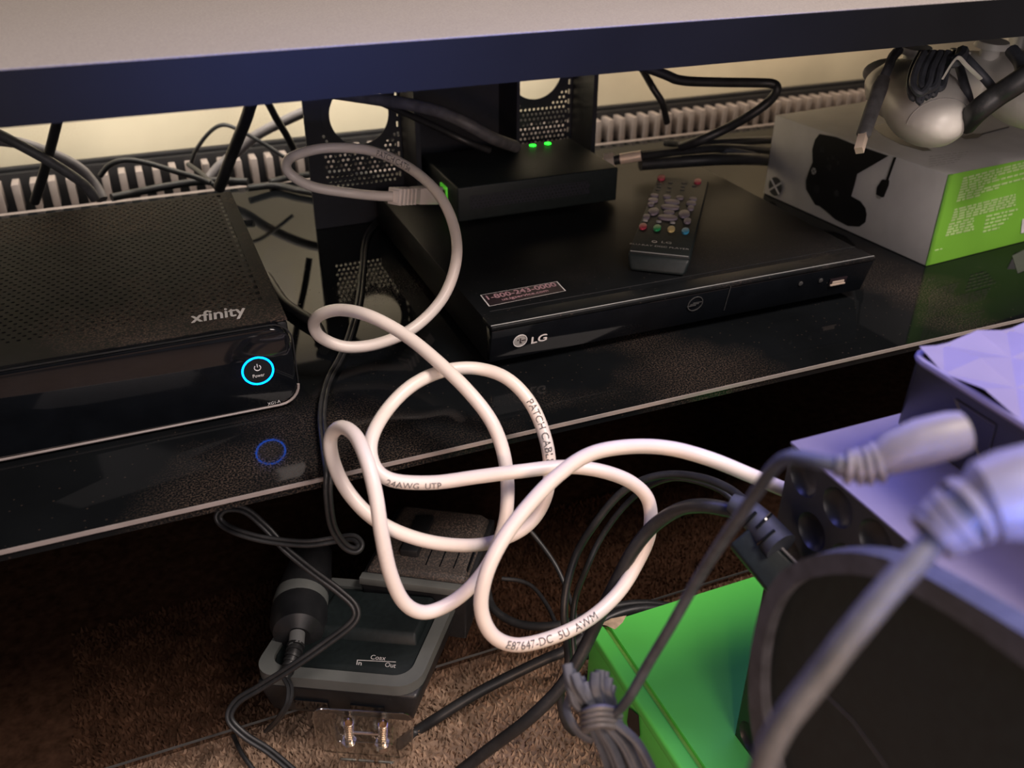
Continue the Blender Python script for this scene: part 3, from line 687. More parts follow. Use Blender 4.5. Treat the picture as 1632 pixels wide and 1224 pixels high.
# ================================================================== CABLES BEHIND
cable('cable', [(92, 190, 1.00), (82, 230, 1.02), (70, 275, 1.05), (55, 322, 1.08)], .0055, 'rubber', 'thick black cable dropping behind the shelf at far left', rise=True)
cable('cable', [(400, 165, 1.02), (392, 190, 1.04), (372, 240, 1.08), (358, 278, 1.10), (349, 300, 1.12)], .0070, 'rubber', 'thick black cable slanting down left of the perforated column', rise=True)
cable('cable', [(428, 165, 1.1), (440, 188, 1.12), (458, 218, 1.15), (474, 250, 1.18)], .0045, 'rubber', 'black cable slanting down right beside the perforated column', rise=True)
cable('cable', [(486, 178, 1.26), (455, 192, 1.26), (410, 215, 1.27), (380, 240, 1.28), (350, 265, 1.28), (332, 286, 1.28)], .0072, 'palegrey', 'pale grey thick cable crossing the wall behind the black ones')
cable('cable', [(-20, 205, .98), (20, 225, 1.0), (70, 252, 1.02), (115, 280, 1.04), (140, 300, 1.06), (152, 318, 1.07)], .0058, 'greyrubber', 'grey cable sagging into view from the left edge')
cable('cable', [(-20, 222, 1.08), (30, 228, 1.09), (85, 247, 1.1), (125, 268, 1.11), (150, 295, 1.12), (163, 318, 1.12)], .0072, 'palegrey', 'pale grey thick cable bending down at far left')
cable('cord', [(303, 266, 1.3), (312, 240, 1.28), (335, 210, 1.26), (358, 199, 1.25), (390, 212, 1.25), (425, 232, 1.26), (455, 252, 1.27)], .0028, 'rubber', 'thin black cord arching high against the wall')
cable('cord', [(160, 280, 1.2), (175, 263, 1.19), (200, 255, 1.18), (235, 260, 1.18), (275, 272, 1.18), (310, 282, 1.18), (335, 292, 1.18)], .0036, 'rubber', 'thin black cord arching low over the back of the cable box')
cable('cable', [(178, 315, 1.17), (230, 304, 1.2), (290, 293, 1.22), (340, 288, 1.22), (395, 290, 1.22)], .0052, 'rubber', 'black cable lying along the shelf behind the cable box')
cable('cord', [(300, 262, 1.25), (320, 276, 1.22), (335, 290, 1.2), (345, 298, 1.2)], .0034, 'rubber', 'short black cord meeting the thick slanting cable')
cable('cable', [(610, 160, 1.02), (650, 166, 1.01), (700, 178, 1.0), (745, 198, 1.0), (785, 220, 1.02), (822, 234, 1.07)], .0070, 'greyrubber', 'grey cable arching down behind the modem across the column', rise=True)
cable('cable', [(640, 178, 1.06), (690, 200, 1.05), (740, 224, 1.05), (780, 240, 1.07)], .004, 'rubber', 'thin black cable beneath the grey cable behind the modem', rise=True)
cable('cable', [(1028, 118, 1.20), (1042, 142, 1.20), (1056, 165, 1.21), (1063, 195, 1.24)], .0046, 'rubber', 'black cable curving down the wall right of the column', rise=True)
cable('cable', [(1050, 115, 1.04), (1085, 128, 1.05), (1140, 131, 1.06), (1205, 132, 1.07), (1232, 134, 1.07), (1238, 144, 1.07), (1225, 162, 1.08), (1195, 184, 1.09), (1155, 206, 1.11), (1115, 224, 1.12), (1085, 234, 1.14)], .0056, 'rubber', 'thick black cable making a sharp bend above the shelf', rise=True)
cable('cable', [(1020, 262, 1.17), (1080, 258, 1.18), (1150, 254, 1.19), (1205, 254, 1.24), (1250, 258, 1.36)], .008, 'rubber', 'thick black cable lying below the shiny coax connector')
cable('cable', [(1080, 234, 1.2), (1140, 228, 1.21), (1210, 224, 1.27), (1255, 222, 1.38)], .0055, 'rubber', 'black cable lying above the shiny coax connector')
cable('cable', [(1060, 228, 1.24), (1130, 236, 1.20), (1185, 244, 1.22), (1210, 248, 1.27), (1250, 250, 1.36)], .0045, 'darkgreyrubber', 'dark grey cable crossing among the black ones by the white box')
cable('cable', [(395, 300, ('z', .009)), (440, 296, ('z', .006)), (480, 304, ('z', .006)), (540, 312, ('z', .006)), (600, 306, ('z', .006)), (620, 295, ('z', .006)), (610, 284, ('z', .006)), (560, 276, ('z', .006)), (480, 280, ('z', .006)), (430, 290, ('z', .006))], .0048, 'rubber', 'black cable looped flat on the shelf under the white loop')
cable('cable', [(425, 440, ('z', .006)), (450, 478, ('z', .006)), (475, 498, ('z', .006)), (502, 516, ('z', .006)), (515, 540, ('z', .006))], .0055, 'rubber', 'black cable lying on the shelf right of the cable box')

# twin power cord: from the shelf, over the edge, to the adapter
cable('twin_power_cord', [(632, 316, ('z', .0045)), (608, 345, ('z', .0045)), (584, 378, ('z', .0045)), (578, 430, ('z', .0045)), (572, 480, ('z', .0045)), (560, 525, ('z', .0045)), (545, 565, ('z', .0045)),
       (522, 610, ('z', .0045)), (513, 660, ('z', .006)), (518, 715, ('z', .006)), (523, 752, .700), (523, 790, .70), (530, 838, .71), (548, 868, .72), (566, 877, .725), (574, 868, .73), (563, 857, .735), (535, 860, .74), (490, 866, .74), (430, 861, .74), (385, 850, .74),
       (356, 836, .745), (348, 822, .745), (362, 810, .745), (392, 814, .745), (425, 842, .745), (455, 875, .745), (495, 908, .745), (540, 942, .745), (566, 968, .745), (562, 992, .745), (520, 1025, .745),
       (470, 1060, .745), (415, 1095, .755), (378, 1118, .76), (366, 1145, .76), (390, 1172, .76), (430, 1198, .765), (475, 1236, .77)], .0019, 'rubber',
      'thin twin-strand black cord looping down from the shelf to the floor', 'cord', seg=7, twin=True)

# ================================================================== WHITE NETWORK CABLE
D0 = 15.3
W = [(627, 313, 16.0), (600, 312, 16), (560, 308, 16), (500, 298, 16.2), (466, 280, 16.4), (456, 263, 16.4), (470, 248, 16.2), (520, 236, 16), (590, 240, 16), (650, 266, 16.4), (697, 307, 17), (723, 360, 17.5), (727, 415, 18),
     (706, 474, 18.2), (660, 522, 18.6), (605, 547, 18.8), (552, 553, 19), (512, 538, 19.2), (500, 517, 19.4), (512, 501, 19.8), (545, 494, 20.2), (592, 505, 20.8), (648, 536, 21.2), (705, 583, 21.8), (752, 630, 22.1), (785, 675, 22.2),
     (803, 725, 22.2), (809, 780, 22.2), (804, 835, 22.2), (786, 885, 22.4), (757, 928, 22.6), (720, 960, 22.8), (677, 976, 23.2), (644, 960, 23.6), (622, 914, 24), (608, 850, 24.3), (599, 790, 24.4), (585, 735, 24.2), (566, 694, 23.6),
     (543, 681, 23.0), (527, 698, 22.6), (531, 735, 22.6), (552, 780, 22.8), (590, 822, 22.8), (640, 850, 22.6), (700, 866, 22.2), (765, 868, 21.5), (822, 850, 21.4), (856, 820, 21.3), (874, 775, 21.4), (873, 715, 21.4),
     (850, 650, 21.2), (812, 606, 21.1), (765, 588, 21.0), (712, 590, 21.2), (660, 612, 21.7), (618, 652, 22.2), (592, 700, 22.9), (596, 742, 23.2), (625, 765, 23.2), (690, 769, 23.0), (760, 760, 22.9), (830, 751, 22.9), (900, 744, 22.6), (960, 751, 22.4),
     (1008, 770, 22.2), (1034, 800, 22), (1035, 850, 22), (1015, 898, 22), (985, 945, 22.2), (940, 986, 22.6), (885, 1014, 23), (825, 1028, 23.5), (785, 1012, 23.9), (767, 970, 24.2), (774, 918, 24.4), (800, 862, 24.4), (842, 806, 24.2),
     (890, 757, 24), (940, 724, 23.9), (1000, 712, 23.9), (1065, 714, 24), (1130, 731, 24.2), (1195, 757, 24.0), (1262, 785, 23.7), (1330, 812, 23.3)]
RC = .00525
wp = catmull([PD(x, y, D0 / t) for x, y, t in W], 7)
wc = thing('network_cable', 'long white network cable twisting in loops across the middle of the view', 'cable', wp[0])
b = B(); b.tube(wp, RC, 16); jk = mk('jacket', b, 'white_cable', wc, 80)
# connector
t0 = V(mx0 + .001, .973, .0705)                    # socket mouth
axc = (t0 - wp[0]).normalized(); Lc = (t0 - wp[0]).length
sd = axc.cross(V(0, 0, 1)).normalized(); upc = sd.cross(axc).normalized()
def cb(u0, u1, w0, h0, w1=None, h1=None):
    w1 = w1 or w0; h1 = h1 or h0; a_ = wp[0] + axc * u0; c_ = wp[0] + axc * u1
    return [a_ - sd * w0 - upc * h0, a_ + sd * w0 - upc * h0, a_ + sd * w0 + upc * h0, a_ - sd * w0 + upc * h0, c_ - sd * w1 - upc * h1, c_ + sd * w1 - upc * h1, c_ + sd * w1 + upc * h1, c_ - sd * w1 + upc * h1]
b = B(); b.hexa(cb(-.001, Lc * .40, .0062, .0066, .0078, .0080), .001); mk('boot_core', b, 'white_cable', wc)
for k in range(5):
    u = Lc * (.02 + k * .066); b = B(); b.hexa(cb(u, u + Lc * .034, .0082, .0088), .0008); mk('boot_rib', b, 'white_cable', wc)
b = B(); b.hexa(cb(Lc * .38, Lc * .80, .0082, .0088, .0088, .0100), .0012); mk('boot', b, 'white_cable', wc)
b = B(); b.hexa(cb(Lc * .78, Lc * .98, .0068, .0070), .0006); mk('clear_plug', b, 'clear', wc)
# printing along the jacket
CAMN = C
def cable_text(s, px, py, h, flip=False, side=0.0, idx=None, nm='jacket_lettering'):
    best = None
    for i, p in enumerate(wp):
        v = RM.transposed() @ (p - C); qx = 816 + F * v.x / -v.z; qy = 612 - F * v.y / -v.z
        dd = (qx - px) ** 2 + (qy - py) ** 2
        if idx and not (idx[0] <= i <= idx[1]): continue
        if best is None or dd < best[0]: best = (dd, i)
    i0 = best[1]
    uv, fs, asp = text_bm(s); ln_ = h * asp * 1.05
    cum = [0]
    for i in range(1, len(wp)): cum.append(cum[-1] + (wp[i] - wp[i - 1]).length)
    def at(sv):
        sv = max(0, min(cum[-1] - 1e-6, sv)); j = int(np.searchsorted(cum, sv)) or 1
        f = (sv - cum[j - 1]) / (cum[j] - cum[j - 1]); p = wp[j - 1].lerp(wp[j], f)
        a_ = (wp[min(j + 1, len(wp) - 1)] - wp[max(j - 2, 0)]).normalized(); return p, a_
    vs = []
    for u_, v_ in uv:
        s_off = (u_ - .5) * ln_ * (-1 if flip else 1); p, t = at(cum[i0] + s_off)
        n1 = (C - p); n1 = (n1 - t * n1.dot(t)).normalized(); bb = n1.cross(t) * (-1 if flip else 1)
        a_ = ((v_ - .5) * h) / RC + side
        vs.append(p + (n1 * math.cos(a_) + bb * math.sin(a_)) * (RC * 1.10))
    b = B(); b.raw(vs, fs); mk(nm, b, 'ink', jk, 80)
cable_text('PATCH CAT5e', 632, 253, .0055, False, -.1)
cable_text('PATCH CABLE', 864, 690, .0055, True, .1)
cable_text('E87647-DC  5U  AWM', 880, 1015, .0055, True, -.1)
cable_text('24AWG  UTP', 660, 768, .0045, False, -.5)

# ================================================================== ADAPTERS on the lower shelf
dz = -.2425
FR = PZ(664, 1096, -.192); FL = PZ(398, 1072, -.192)
du_ = (FR - FL).normalized(); dv_ = V(-du_.y, du_.x, 0); dv_ = (dv_ * .8 + du_ * .12).normalized()
Wd = (FR - FL).length; Dd = .105
ad = thing('coax_adapter', 'flat black adapter with grey trim and coax in and out lettering, lower shelf front', 'adapter', V(FL.x, FL.y, dz) + du_ * Wd / 2 + dv_ * Dd / 2)
def DV(u, v, z): p = FL + du_ * u + dv_ * v; return V(p.x, p.y, z)
b = B(); b.hexa([DV(.012, .004, dz), DV(Wd - .008, .004, dz), DV(Wd - .008, Dd, dz), DV(.012, Dd, dz), DV(.002, .001, -.205), DV(Wd, .001, -.205), DV(Wd, Dd + .02, -.205), DV(.002, Dd + .02, -.205)], .004, 3); mk('body', b, 'black', ad)
# grey rim as a rounded frame
def frame_poly(m, r, n=6):
    P = []
    for cu, cv, a0 in ((Wd - m - r, m + r, -90), (Wd - m - r, Dd + .02 - m - r, 0), (m + r, Dd + .02 - m - r, 90), (m + r, m + r, 180)):
        for k in range(n + 1):
            a = math.radians(a0 + 90 * k / n); P.append((cu + r * math.cos(a), cv + r * math.sin(a)))
    return P
def frame(b, m0, r0, m1, r1, z0, z1):
    A_ = frame_poly(m0, r0); Bq = frame_poly(m1, r1); n = len(A_)
    vs = [DV(*p, z0) for p in A_] + [DV(*p, z1) for p in A_] + [DV(*p, z1 + .001) for p in Bq] + [DV(*p, z0) for p in Bq]
    fs = [(j * n + k, j * n + (k + 1) % n, ((j + 1) % 4) * n + (k + 1) % n, ((j + 1) % 4) * n + k) for j in range(4) for k in range(n)]
    b.raw(vs, fs)
b = B(); frame(b, 0, .020, .011, .014, -.2045, -.193); mk('grey_trim', b, 'trim_grey', ad, label='grey band round the top edge')
b = B(); b.prism([DV(*p, -.2045) for p in frame_poly(.0115, .013)], (0, 0, .0095), .002); tp = mk('top_panel', b, 'black_satin', ad)
b = B(); b.hexa([DV(.03, .048, -.1955), DV(Wd - .016, .048, -.1955), DV(Wd - .016, Dd, -.1955), DV(.03, Dd, -.1955), DV(.034, .055, -.186), DV(Wd - .02, .055, -.186), DV(Wd - .02, Dd - .002, -.186), DV(.034, Dd - .002, -.186)], .0025); mk('raised_step', b, 'black_satin', ad)
for u in (.035, .085):
    b = B(); b.hexa([DV(u, .0022, -.235), DV(u + .03, .0022, -.235), DV(u + .03, .006, -.235), DV(u, .006, -.235), DV(u, .0002, -.222), DV(u + .03, .0002, -.222), DV(u + .03, .006, -.222), DV(u, .006, -.222)]); mk('front_vent', b, 'gloss', ad)
zt2 = -.1948
text('coax_lettering', 'Coax', PZ(590, 1051, zt2), PZ(614, 1053, zt2), PZ(592, 1044, zt2) - PZ(590, 1051, zt2), 'print_white', tp)
text('in_lettering', 'In', PZ(568, 1060, zt2), PZ(576, 1061, zt2), PZ(569, 1053, zt2) - PZ(568, 1060, zt2), 'print_white', tp)
text('out_lettering', 'Out', PZ(613, 1063, zt2), PZ(630, 1065, zt2), PZ(615, 1056, zt2) - PZ(613, 1063, zt2), 'print_white', tp)
b = B(); b.tube([PZ(569, 1052, zt2), PZ(631, 1055, zt2)], .0003, 5); mk('bracket_line', b, 'print_white', tp)

# rear device
zb = -.176
G0 = PZ(572, 922, zb); G1 = PZ(744, 944, zb); gu = (G1 - G0).normalized(); gv = V(-gu.y, gu.x, 0); Wg = (G1 - G0).length; Dg = .11
rd = thing('power_adapter', 'dusty black power adapter with slotted top behind the coax adapter', 'adapter', V(G0.x, G0.y, dz) + gu * Wg / 2 + gv * Dg / 2)
def GV(u, v, z): p = G0 + gu * u + gv * v; return V(p.x, p.y, z)
gv = (gv * .9 + gu * .05).normalized()
b = B(); b.hexa([GV(.003, .004, dz), GV(Wg - .003, .004, dz), GV(Wg - .003, Dg, dz), GV(.003, Dg, dz), GV(0, 0.001, zb), GV(Wg, .001, zb), GV(Wg, Dg, zb), GV(0, Dg, zb)], .003, 3); mk('body', b, 'black', rd)
b = B(); b.hexa([GV(.002, .009, zb - .001), GV(Wg - .002, .009, zb - .001), GV(Wg - .004, Dg - .002, zb - .001), GV(.004, Dg - .002, zb - .001), GV(.006, .012, zb + .006), GV(Wg - .006, .012, zb + .006), GV(Wg - .012, Dg - .01, zb + .012), GV(.012, Dg - .01, zb + .012)], .003); tl_ = mk('dusty_lid', b, 'dusty_dev', rd)
b = B(); b.hexa([GV(-.0005, .0, zb - .0075), GV(Wg + .0005, .0, zb - .0075), GV(Wg, .008, zb - .0075), GV(0, .008, zb - .0075), GV(0, 0, zb + .001), GV(Wg, 0, zb + .001), GV(Wg, .009, zb + .001), GV(0, .009, zb + .001)], .001); mk('grey_trim', b, 'trim_grey', rd)
for k in range(4):
    u = .058 + k * .0135; b = B(); b.hexa([GV(u, .022, zb + .004), GV(u + .001, .022, zb + .004), GV(u + .001, .062, zb + .006), GV(u, .062, zb + .006), GV(u, .022, zb + .0075), GV(u + .001, .022, zb + .0075), GV(u + .001, .062, zb + .0105), GV(u, .062, zb + .0105)]); mk('top_slot', b, 'gloss', tl_)
b = B(); b.box(GV(.030, .03, zb + .004), gu * .018, gv * .055, V(0, 0, .011), .002); mk('latch', b, 'black', tl_)

# wall plug style barrel with ribbed boot and lead
pg_ = thing('power_plug', 'round black plug with grey band and ribbed strain relief, left of the adapters', 'plug', PD(478, 1000, .80))
ps = [PD(500, 880, .90), PD(490, 925, .87), PD(482, 950, .855)]
b = B(); b.tube(ps, [.018, .023, .024], 28); mk('rear_barrel', b, 'black', pg_)
b = B(); b.tube([PD(482, 949, .8555), PD(479, 962, .848), PD(478, 972, .842)], [.0245, .0252, .0252], 28); mk('grey_band', b, 'trim_grey', pg_)
b = B(); b.tube([PD(478, 971, .8425), PD(476, 995, .825), PD(475, 1008, .815), PD(474, 1016, .81)], [.0255, .0255, .022, .012], 28); mk('front_barrel', b, 'black', pg_)
b = B(); b.tube([PD(474, 1010, .805), PD(472, 1030, .795)], .0068, 18); mk('metal_collar', b, 'silver', pg_)
b = B(); bp = [PD(472, 1028, .797), PD(468, 1042, .79), PD(463, 1056, .785), PD(458, 1070, .78), PD(455, 1082, .775)]
b.tube(bp, [.0062, .0060, .0055, .005, .0035], 14); bt = mk('boot', b, 'rubber', pg_)
for k in range(6):
    f = k / 6 * 3.4; i = int(f); p = bp[i].lerp(bp[i + 1], f - i); t = (bp[i + 1] - bp[i]).normalized()
    b = B(); b.tube([p, p + t * .0022], .0078 - k * .0004, 14); mk('boot_rib', b, 'rubber', bt)
Pq = catmull([PD(455, 1080, .775), PD(462, 1096, .772), PD(460, 1118, .77), PD(449, 1138, .775), PD(440, 1150, .79), PD(425, 1165, .80)], 6)
b = B()
for sg in (-1, 1): b.tube([p + V(.0016 * sg, 0, 0) for p in Pq], .0017, 7)
mk('lead', b, 'rubber', pg_)

# clear blister pack with two metal connectors, leaning on the shelf front
q0 = PZ(512, 1197, -.2975); q1 = PZ(655, 1208, -.2975)
q0.y = q1.y = .552; q0 = PY(509, 1196, .545); q1 = PY(656, 1208, .540); q3 = PY(497, 1128, .522); q2 = PY(658, 1137, .517)
bl = thing('blister_pack', 'clear plastic blister pack with two brass coax connectors in front of the adapter', 'blister pack', (q0 + q1) / 2)
n3 = (q1 - q0).cross(q3 - q0).normalized()
if n3.dot(C - q0) < 0: n3 = -n3
def Q(u, v, h=0): return (q0 * (1 - u) + q1 * u) * (1 - v) + (q3 * (1 - u) + q2 * u) * v + n3 * h
def rr2(u0, u1, v0, v1, ru, rv_, h, n=5):
    P = []
    for cu, cv, a0 in ((u1 - ru, v0 + rv_, -90), (u1 - ru, v1 - rv_, 0), (u0 + ru, v1 - rv_, 90), (u0 + ru, v0 + rv_, 180)):
        for k in range(n + 1):
            a = math.radians(a0 + 90 * k / n); P.append(Q(cu + ru * math.cos(a), cv + rv_ * math.sin(a), h))
    return P
b = B(); b.prism(rr2(0, 1, 0, 1, .1, .2, 0), n3 * .0006); mk('backing_sheet', b, 'film', bl)
b = B(); b.tube(rr2(0, 1, 0, 1, .1, .2, .0004) + [rr2(0, 1, 0, 1, .1, .2, .0004)[0]], .0008, 5); mk('sheet_rim', b, 'frost', bl)
b = B()
A_ = rr2(.16, .84, .14, .72, .07, .14, .0007); Bq = rr2(.20, .80, .2, .66, .05, .1, .014); n = len(A_)
b.raw(A_ + Bq, [(k, (k + 1) % n, n + (k + 1) % n, n + k) for k in range(n)] + [tuple(range(n, 2 * n))]); mk('moulded_pocket', b, 'clear', bl)
b = B(); b.tube(Bq + [Bq[0]], .0006, 5); mk('pocket_rim', b, 'frost', bl)
for u in (.33, .67):
    b = B(); b.tube([Q(u, .52, .009), Q(u + .015, .98, .009), Q(u + .016, 1.03, .009)], [.0034, .0034, .0008], 14); mk('connector', b, 'brass', bl)
    b = B()
    for k in range(9): b.tube([Q(u + .002 + k * .0015, .60 + k * .042, .009), Q(u + .003 + k * .0015, .615 + k * .042, .009)], .0040, 12)
    mk('connector_thread', b, 'chrome', bl)
    b = B(); b.tube([Q(u, .46, .009), Q(u, .55, .009)], .0066, 6); mk('connector_nut', b, 'chrome', bl)
b = B(); b.tube([Q(.37, .74, .009), Q(.65, .74, .009)], .0016, 8); mk('cross_bar', b, 'chrome', bl)
for u0 in (.22, .41, .62):
    b = B(); b.tube([Q(u0, .17, .012), Q(u0 + .16, .17, .012)], .0012, 6); mk('ridge', b, 'silver', bl)

# ================================================================== GREEN BOX (floor, right)
gx0, gy1, gzt = .300, .533, -.200
gb = thing('green_box', 'bright green cardboard box with creased lid and torn corner, on the floor', 'box', (.45, .33, -.30))
b = B(); b.abox(gx0, .66, .10, gy1, -.2995, gzt - .004, .0015); mk('carton', b, 'card_green2', gb)
b = B(); b.abox(gx0 - .001, gx0 + .014, .10, gy1 + .0005, gzt - .012, gzt, .003, 3); mk('folded_edge', b, 'card_green2', gb)
b = B(); b.abox(gx0 + .0135, gx0 + .0178, .10, gy1 - .003, gzt - .0045, gzt - .0028); mk('lid_gap', b, 'groove', gb)
b = B(); b.abox(gx0 + .0175, .66, .10, gy1, gzt - .0042, gzt + .0012, .001); mk('lid_panel', b, 'card_green2', gb)
b = B(); c_ = V(gx0 + .018, gy1 - .001, gzt)
b.raw([c_ + V(*p) for p in ((-.008, .001, .001), (.004, .002, .003), (.020, .001, .0020), (.012, -.006, .0022), (.002, -.010, .0012), (-.004, -.004, .003), (-.006, .003, -.003))], [(0, 6, 1), (0, 1, 5), (1, 2, 3), (1, 3, 5), (5, 3, 4)])
mk('torn_corner', b, 'torn', gb, label='torn corner showing bare brown card')
b = B(); tpz = [PX(*p, gx0 - .0012) for p in ((1003, 1128), (1018, 1140), (1020, 1172), (1008, 1190), (1000, 1150))]
b.prism(tpz, (-.0004, 0, 0)); mk('printed_black_mark', b, 'print_black', gb)

# ================================================================== DIMPLED BLACK UNIT standing on the green box
bxx, byb, bz0, bz1 = .356, .383, gzt + .0014, .089
db = thing('dimpled_case', 'black case with round dimpled side and flat lilac-lit top, standing on the green box', 'case', (.45, .28, bz0))
b = B(); b.hexa([V(bxx + .006, .12, bz0), V(.56, .12, bz0), V(.56, byb, bz0), V(bxx + .006, byb, bz0), V(bxx + .006, .12, bz1 - .002), V(.56, .12, bz1 - .002), V(.56, byb, bz1 - .002), V(bxx + .006, byb, bz1 - .002)], .003); mk('core', b, 'black_satin', db)
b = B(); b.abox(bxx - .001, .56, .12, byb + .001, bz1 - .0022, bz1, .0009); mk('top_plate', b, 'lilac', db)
# dimpled side: real dished recesses in a grid plate
def dimpled(b, x, y0, y1, z0, z1, ny, nz, rf, depth):
    dy = (y1 - y0) / ny; dz_ = (z1 - z0) / nz; r = rf * min(dy, dz_)
    for j in range(nz):
        off = .5 * dy if j % 2 else 0
        for i in range(ny):
            ya = y0 + i * dy + off; yb = ya + dy; za = z0 + j * dz_; zb_ = za + dz_
            if yb > y1 + 1e-6: b.flat([V(x, ya, za), V(x, y1, za), V(x, y1, zb_), V(x, ya, zb_)]); b.flat([V(x, y0, za), V(x, y0 + off, za), V(x, y0 + off, zb_), V(x, y0, zb_)]); continue
            cy, cz_ = (ya + yb) / 2, (za + zb_) / 2; n = 16
            sq = []
            for k in range(n):
                a = 2 * math.pi * k / n; m_ = max(abs(math.cos(a)), abs(math.sin(a))); sq.append(V(x, cy + math.cos(a) / m_ * dy / 2, cz_ + math.sin(a) / m_ * dz_ / 2))
            rings = [sq]
            for rr_, dd in ((1, 0), (.93, .35), (.75, .75), (.4, 1)): rings.append([V(x + depth * dd, cy + math.cos(2 * math.pi * k / n) * r * rr_, cz_ + math.sin(2 * math.pi * k / n) * r * rr_) for k in range(n)])
            vs = [p for R_ in rings for p in R_]
            b.raw(vs, [(q * n + k, q * n + (k + 1) % n, (q + 1) * n + (k + 1) % n, (q + 1) * n + k) for q in range(4) for k in range(n)] + [tuple(range(4 * n, 5 * n))])
b = B(); dimpled(b, bxx, .12, byb, bz0, bz1 - .002, 8, 9, .42, .0055)
b.flat([V(bxx, byb, bz0), V(bxx + .006, byb, bz0), V(bxx + .006, byb, bz1 - .002), V(bxx, byb, bz1 - .002)])
mk('dimpled_panel', b, 'dimple', db, 40)

# ================================================================== QUILTED TOPPED UNIT on it
zq = .170; cq = [PZ(1450, 562, zq), PZ(1700, 496, zq)]
cx0 = cq[0].x; cyb = cq[0].y
qb = thing('quilted_case', 'black tapered case with lilac-lit faceted diamond top, at the right edge', 'case', (cx0 + .1, cyb - .09, bz1))
CX1, CY0 = cx0 + .20, cyb - .21
bx_, by_ = .432, .374
b = B(); b.hexa([V(bx_, CY0 + .03, bz1 + .0003), V(CX1 - .01, CY0 + .03, bz1 + .0003), V(CX1 - .01, by_, bz1 + .0003), V(bx_, by_, bz1 + .0003), V(cx0 + .003, CY0, zq - .004), V(CX1, CY0, zq - .004), V(CX1, cyb - .001, zq - .004), V(cx0 + .003, cyb - .001, zq - .004)], .004, 3); mk('body', b, 'dimple', qb)
b = B(); nx, ny = 8, 8; r_ = .010
def qz(i, j): return zq + (.0050 if (i + j) % 2 == 0 else 0)
ddx = (CX1 - cx0) / nx; ddy = (cyb - CY0) / ny
def cl(x, y):
    # round the back-left corner
    if x < cx0 + r_ and y > cyb - r_:
        v = V(x - cx0 - r_, y - cyb + r_, 0)
        m_ = max(abs(v.x), abs(v.y)); l_ = v.length or 1
        v = v * (m_ / l_); return cx0 + r_ + v.x, cyb - r_ + v.y
    return x, y
for i in range(nx):
    for j in range(ny):
        xa, xb_, ya, yb = cx0 + i * ddx, cx0 + (i + 1) * ddx, CY0 + j * ddy, CY0 + (j + 1) * ddy
        c1 = [(*cl(xa, ya),), (*cl(xb_, ya),), (*cl(xb_, yb),), (*cl(xa, yb),)]
        hs = [qz(i, j), qz(i + 1, j), qz(i + 1, j + 1), qz(i, j + 1)]
        P_ = [V(c[0], c[1], h) for c, h in zip(c1, hs)]
        if (i + j) % 2 == 0: b.flat([P_[0], P_[1], P_[3]]); b.flat([P_[1], P_[2], P_[3]])
        else: b.flat([P_[0], P_[1], P_[2]]); b.flat([P_[0], P_[2], P_[3]])
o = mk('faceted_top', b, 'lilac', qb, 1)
b = B(); 
lip = [V(*cl(cx0, CY0), zq), V(cx0, cyb - r_, zq), V(*cl(cx0, cyb - r_ * .5), zq), V(*cl(cx0, cyb), zq), V(*cl(cx0 + r_ * .5, cyb), zq), V(cx0 + r_, cyb, zq), V(CX1, cyb, zq)]
b.tube([p + V(.0008, -.0008, -.0015) for p in lip], .0024, 8); mk('rim', b, 'lilac', qb)
for k in range(4):
    y = cyb - .030 - k * .045
    def sd_(yy, t):
        x = cx0 + .003 + (bx_ - cx0 - .003) * t; return V(x - .0008, yy, zq - .004 - (zq - .004 - bz1) * t)
    b = B(); b.raw([sd_(y, .15), sd_(y - .030, .15), sd_(y - .015, .75), sd_(y - .015, .35) + V(.006, 0, 0)], [(0, 1, 3), (1, 2, 3), (2, 0, 3)]); mk('triangular_groove', b, 'heater_strip', qb)

# ================================================================== ROUNDED PANEL (near, bottom right)
xD = .235
out = [(1232, 1300), (1214, 1240), (1200, 1180), (1193, 1120), (1194, 1060), (1203, 1000), (1220, 945), (1250, 907), (1295, 886), (1350, 880), (1405, 888), (1465, 914), (1540, 956), (1632, 1012), (1760, 1096), (1980, 1250)]
inn = [(1262, 1300), (1240, 1240), (1224, 1180), (1213, 1120), (1213, 1060), (1221, 1008), (1237, 965), (1263, 934), (1300, 919), (1350, 915), (1398, 922), (1452, 946), (1525, 988), (1614, 1050), (1735, 1140), (1930, 1290)]
Po = [PX(*p, xD) for p in out]; Pi = [PX(*p, xD) for p in inn]
cb_ = [PX(1930, 1620, xD), PX(1500, 1700, xD), PX(1290, 1480, xD)]
# smooth with catmull
Po = catmull(Po, 4); Pi = catmull(Pi, 4)
bot_y = (Po[0] + Po[-1]) / 2
pn = thing('rounded_panel', 'near black rounded panel with raised grey rim filling the bottom right corner', 'panel', (xD, .12, -.1985))
b = B(); n = len(Po)
vs = Po + [p + V(.010, 0, 0) for p in Po] + Pi + [p + V(.010, 0, 0) for p in Pi]
fs = []
for k in range(n - 1): fs += [(k, k + 1, 2 * n + k + 1, 2 * n + k), (k, k + 1, n + k + 1, n + k), (2 * n + k, 2 * n + k + 1, 3 * n + k + 1, 3 * n + k), (n + k, n + k + 1, 3 * n + k + 1, 3 * n + k)]
fs += [(0, 2 * n, 3 * n, n), (n - 1, 3 * n - 1, 4 * n - 1, 2 * n - 1)]
b.raw(vs, fs)
bmesh.ops.bevel(b.bm, geom=[e for e in b.bm.edges if all(abs(v.co.x - xD) < 1e-5 for v in e.verts) and len(e.link_faces) == 2 and e.calc_face_angle(0) > 1], offset=.0016, segments=3, affect='EDGES')
mk('raised_rim', b, 'darkgreyrubber', pn, 40, label='raised grey rim')
b = B(); face_ = [p + V(.006, 0, 0) for p in Pi] + [V(xD + .006, Pi[-1].y, Pi[0].z - .04), V(xD + .006, Pi[0].y - .03, Pi[0].z - .04)]
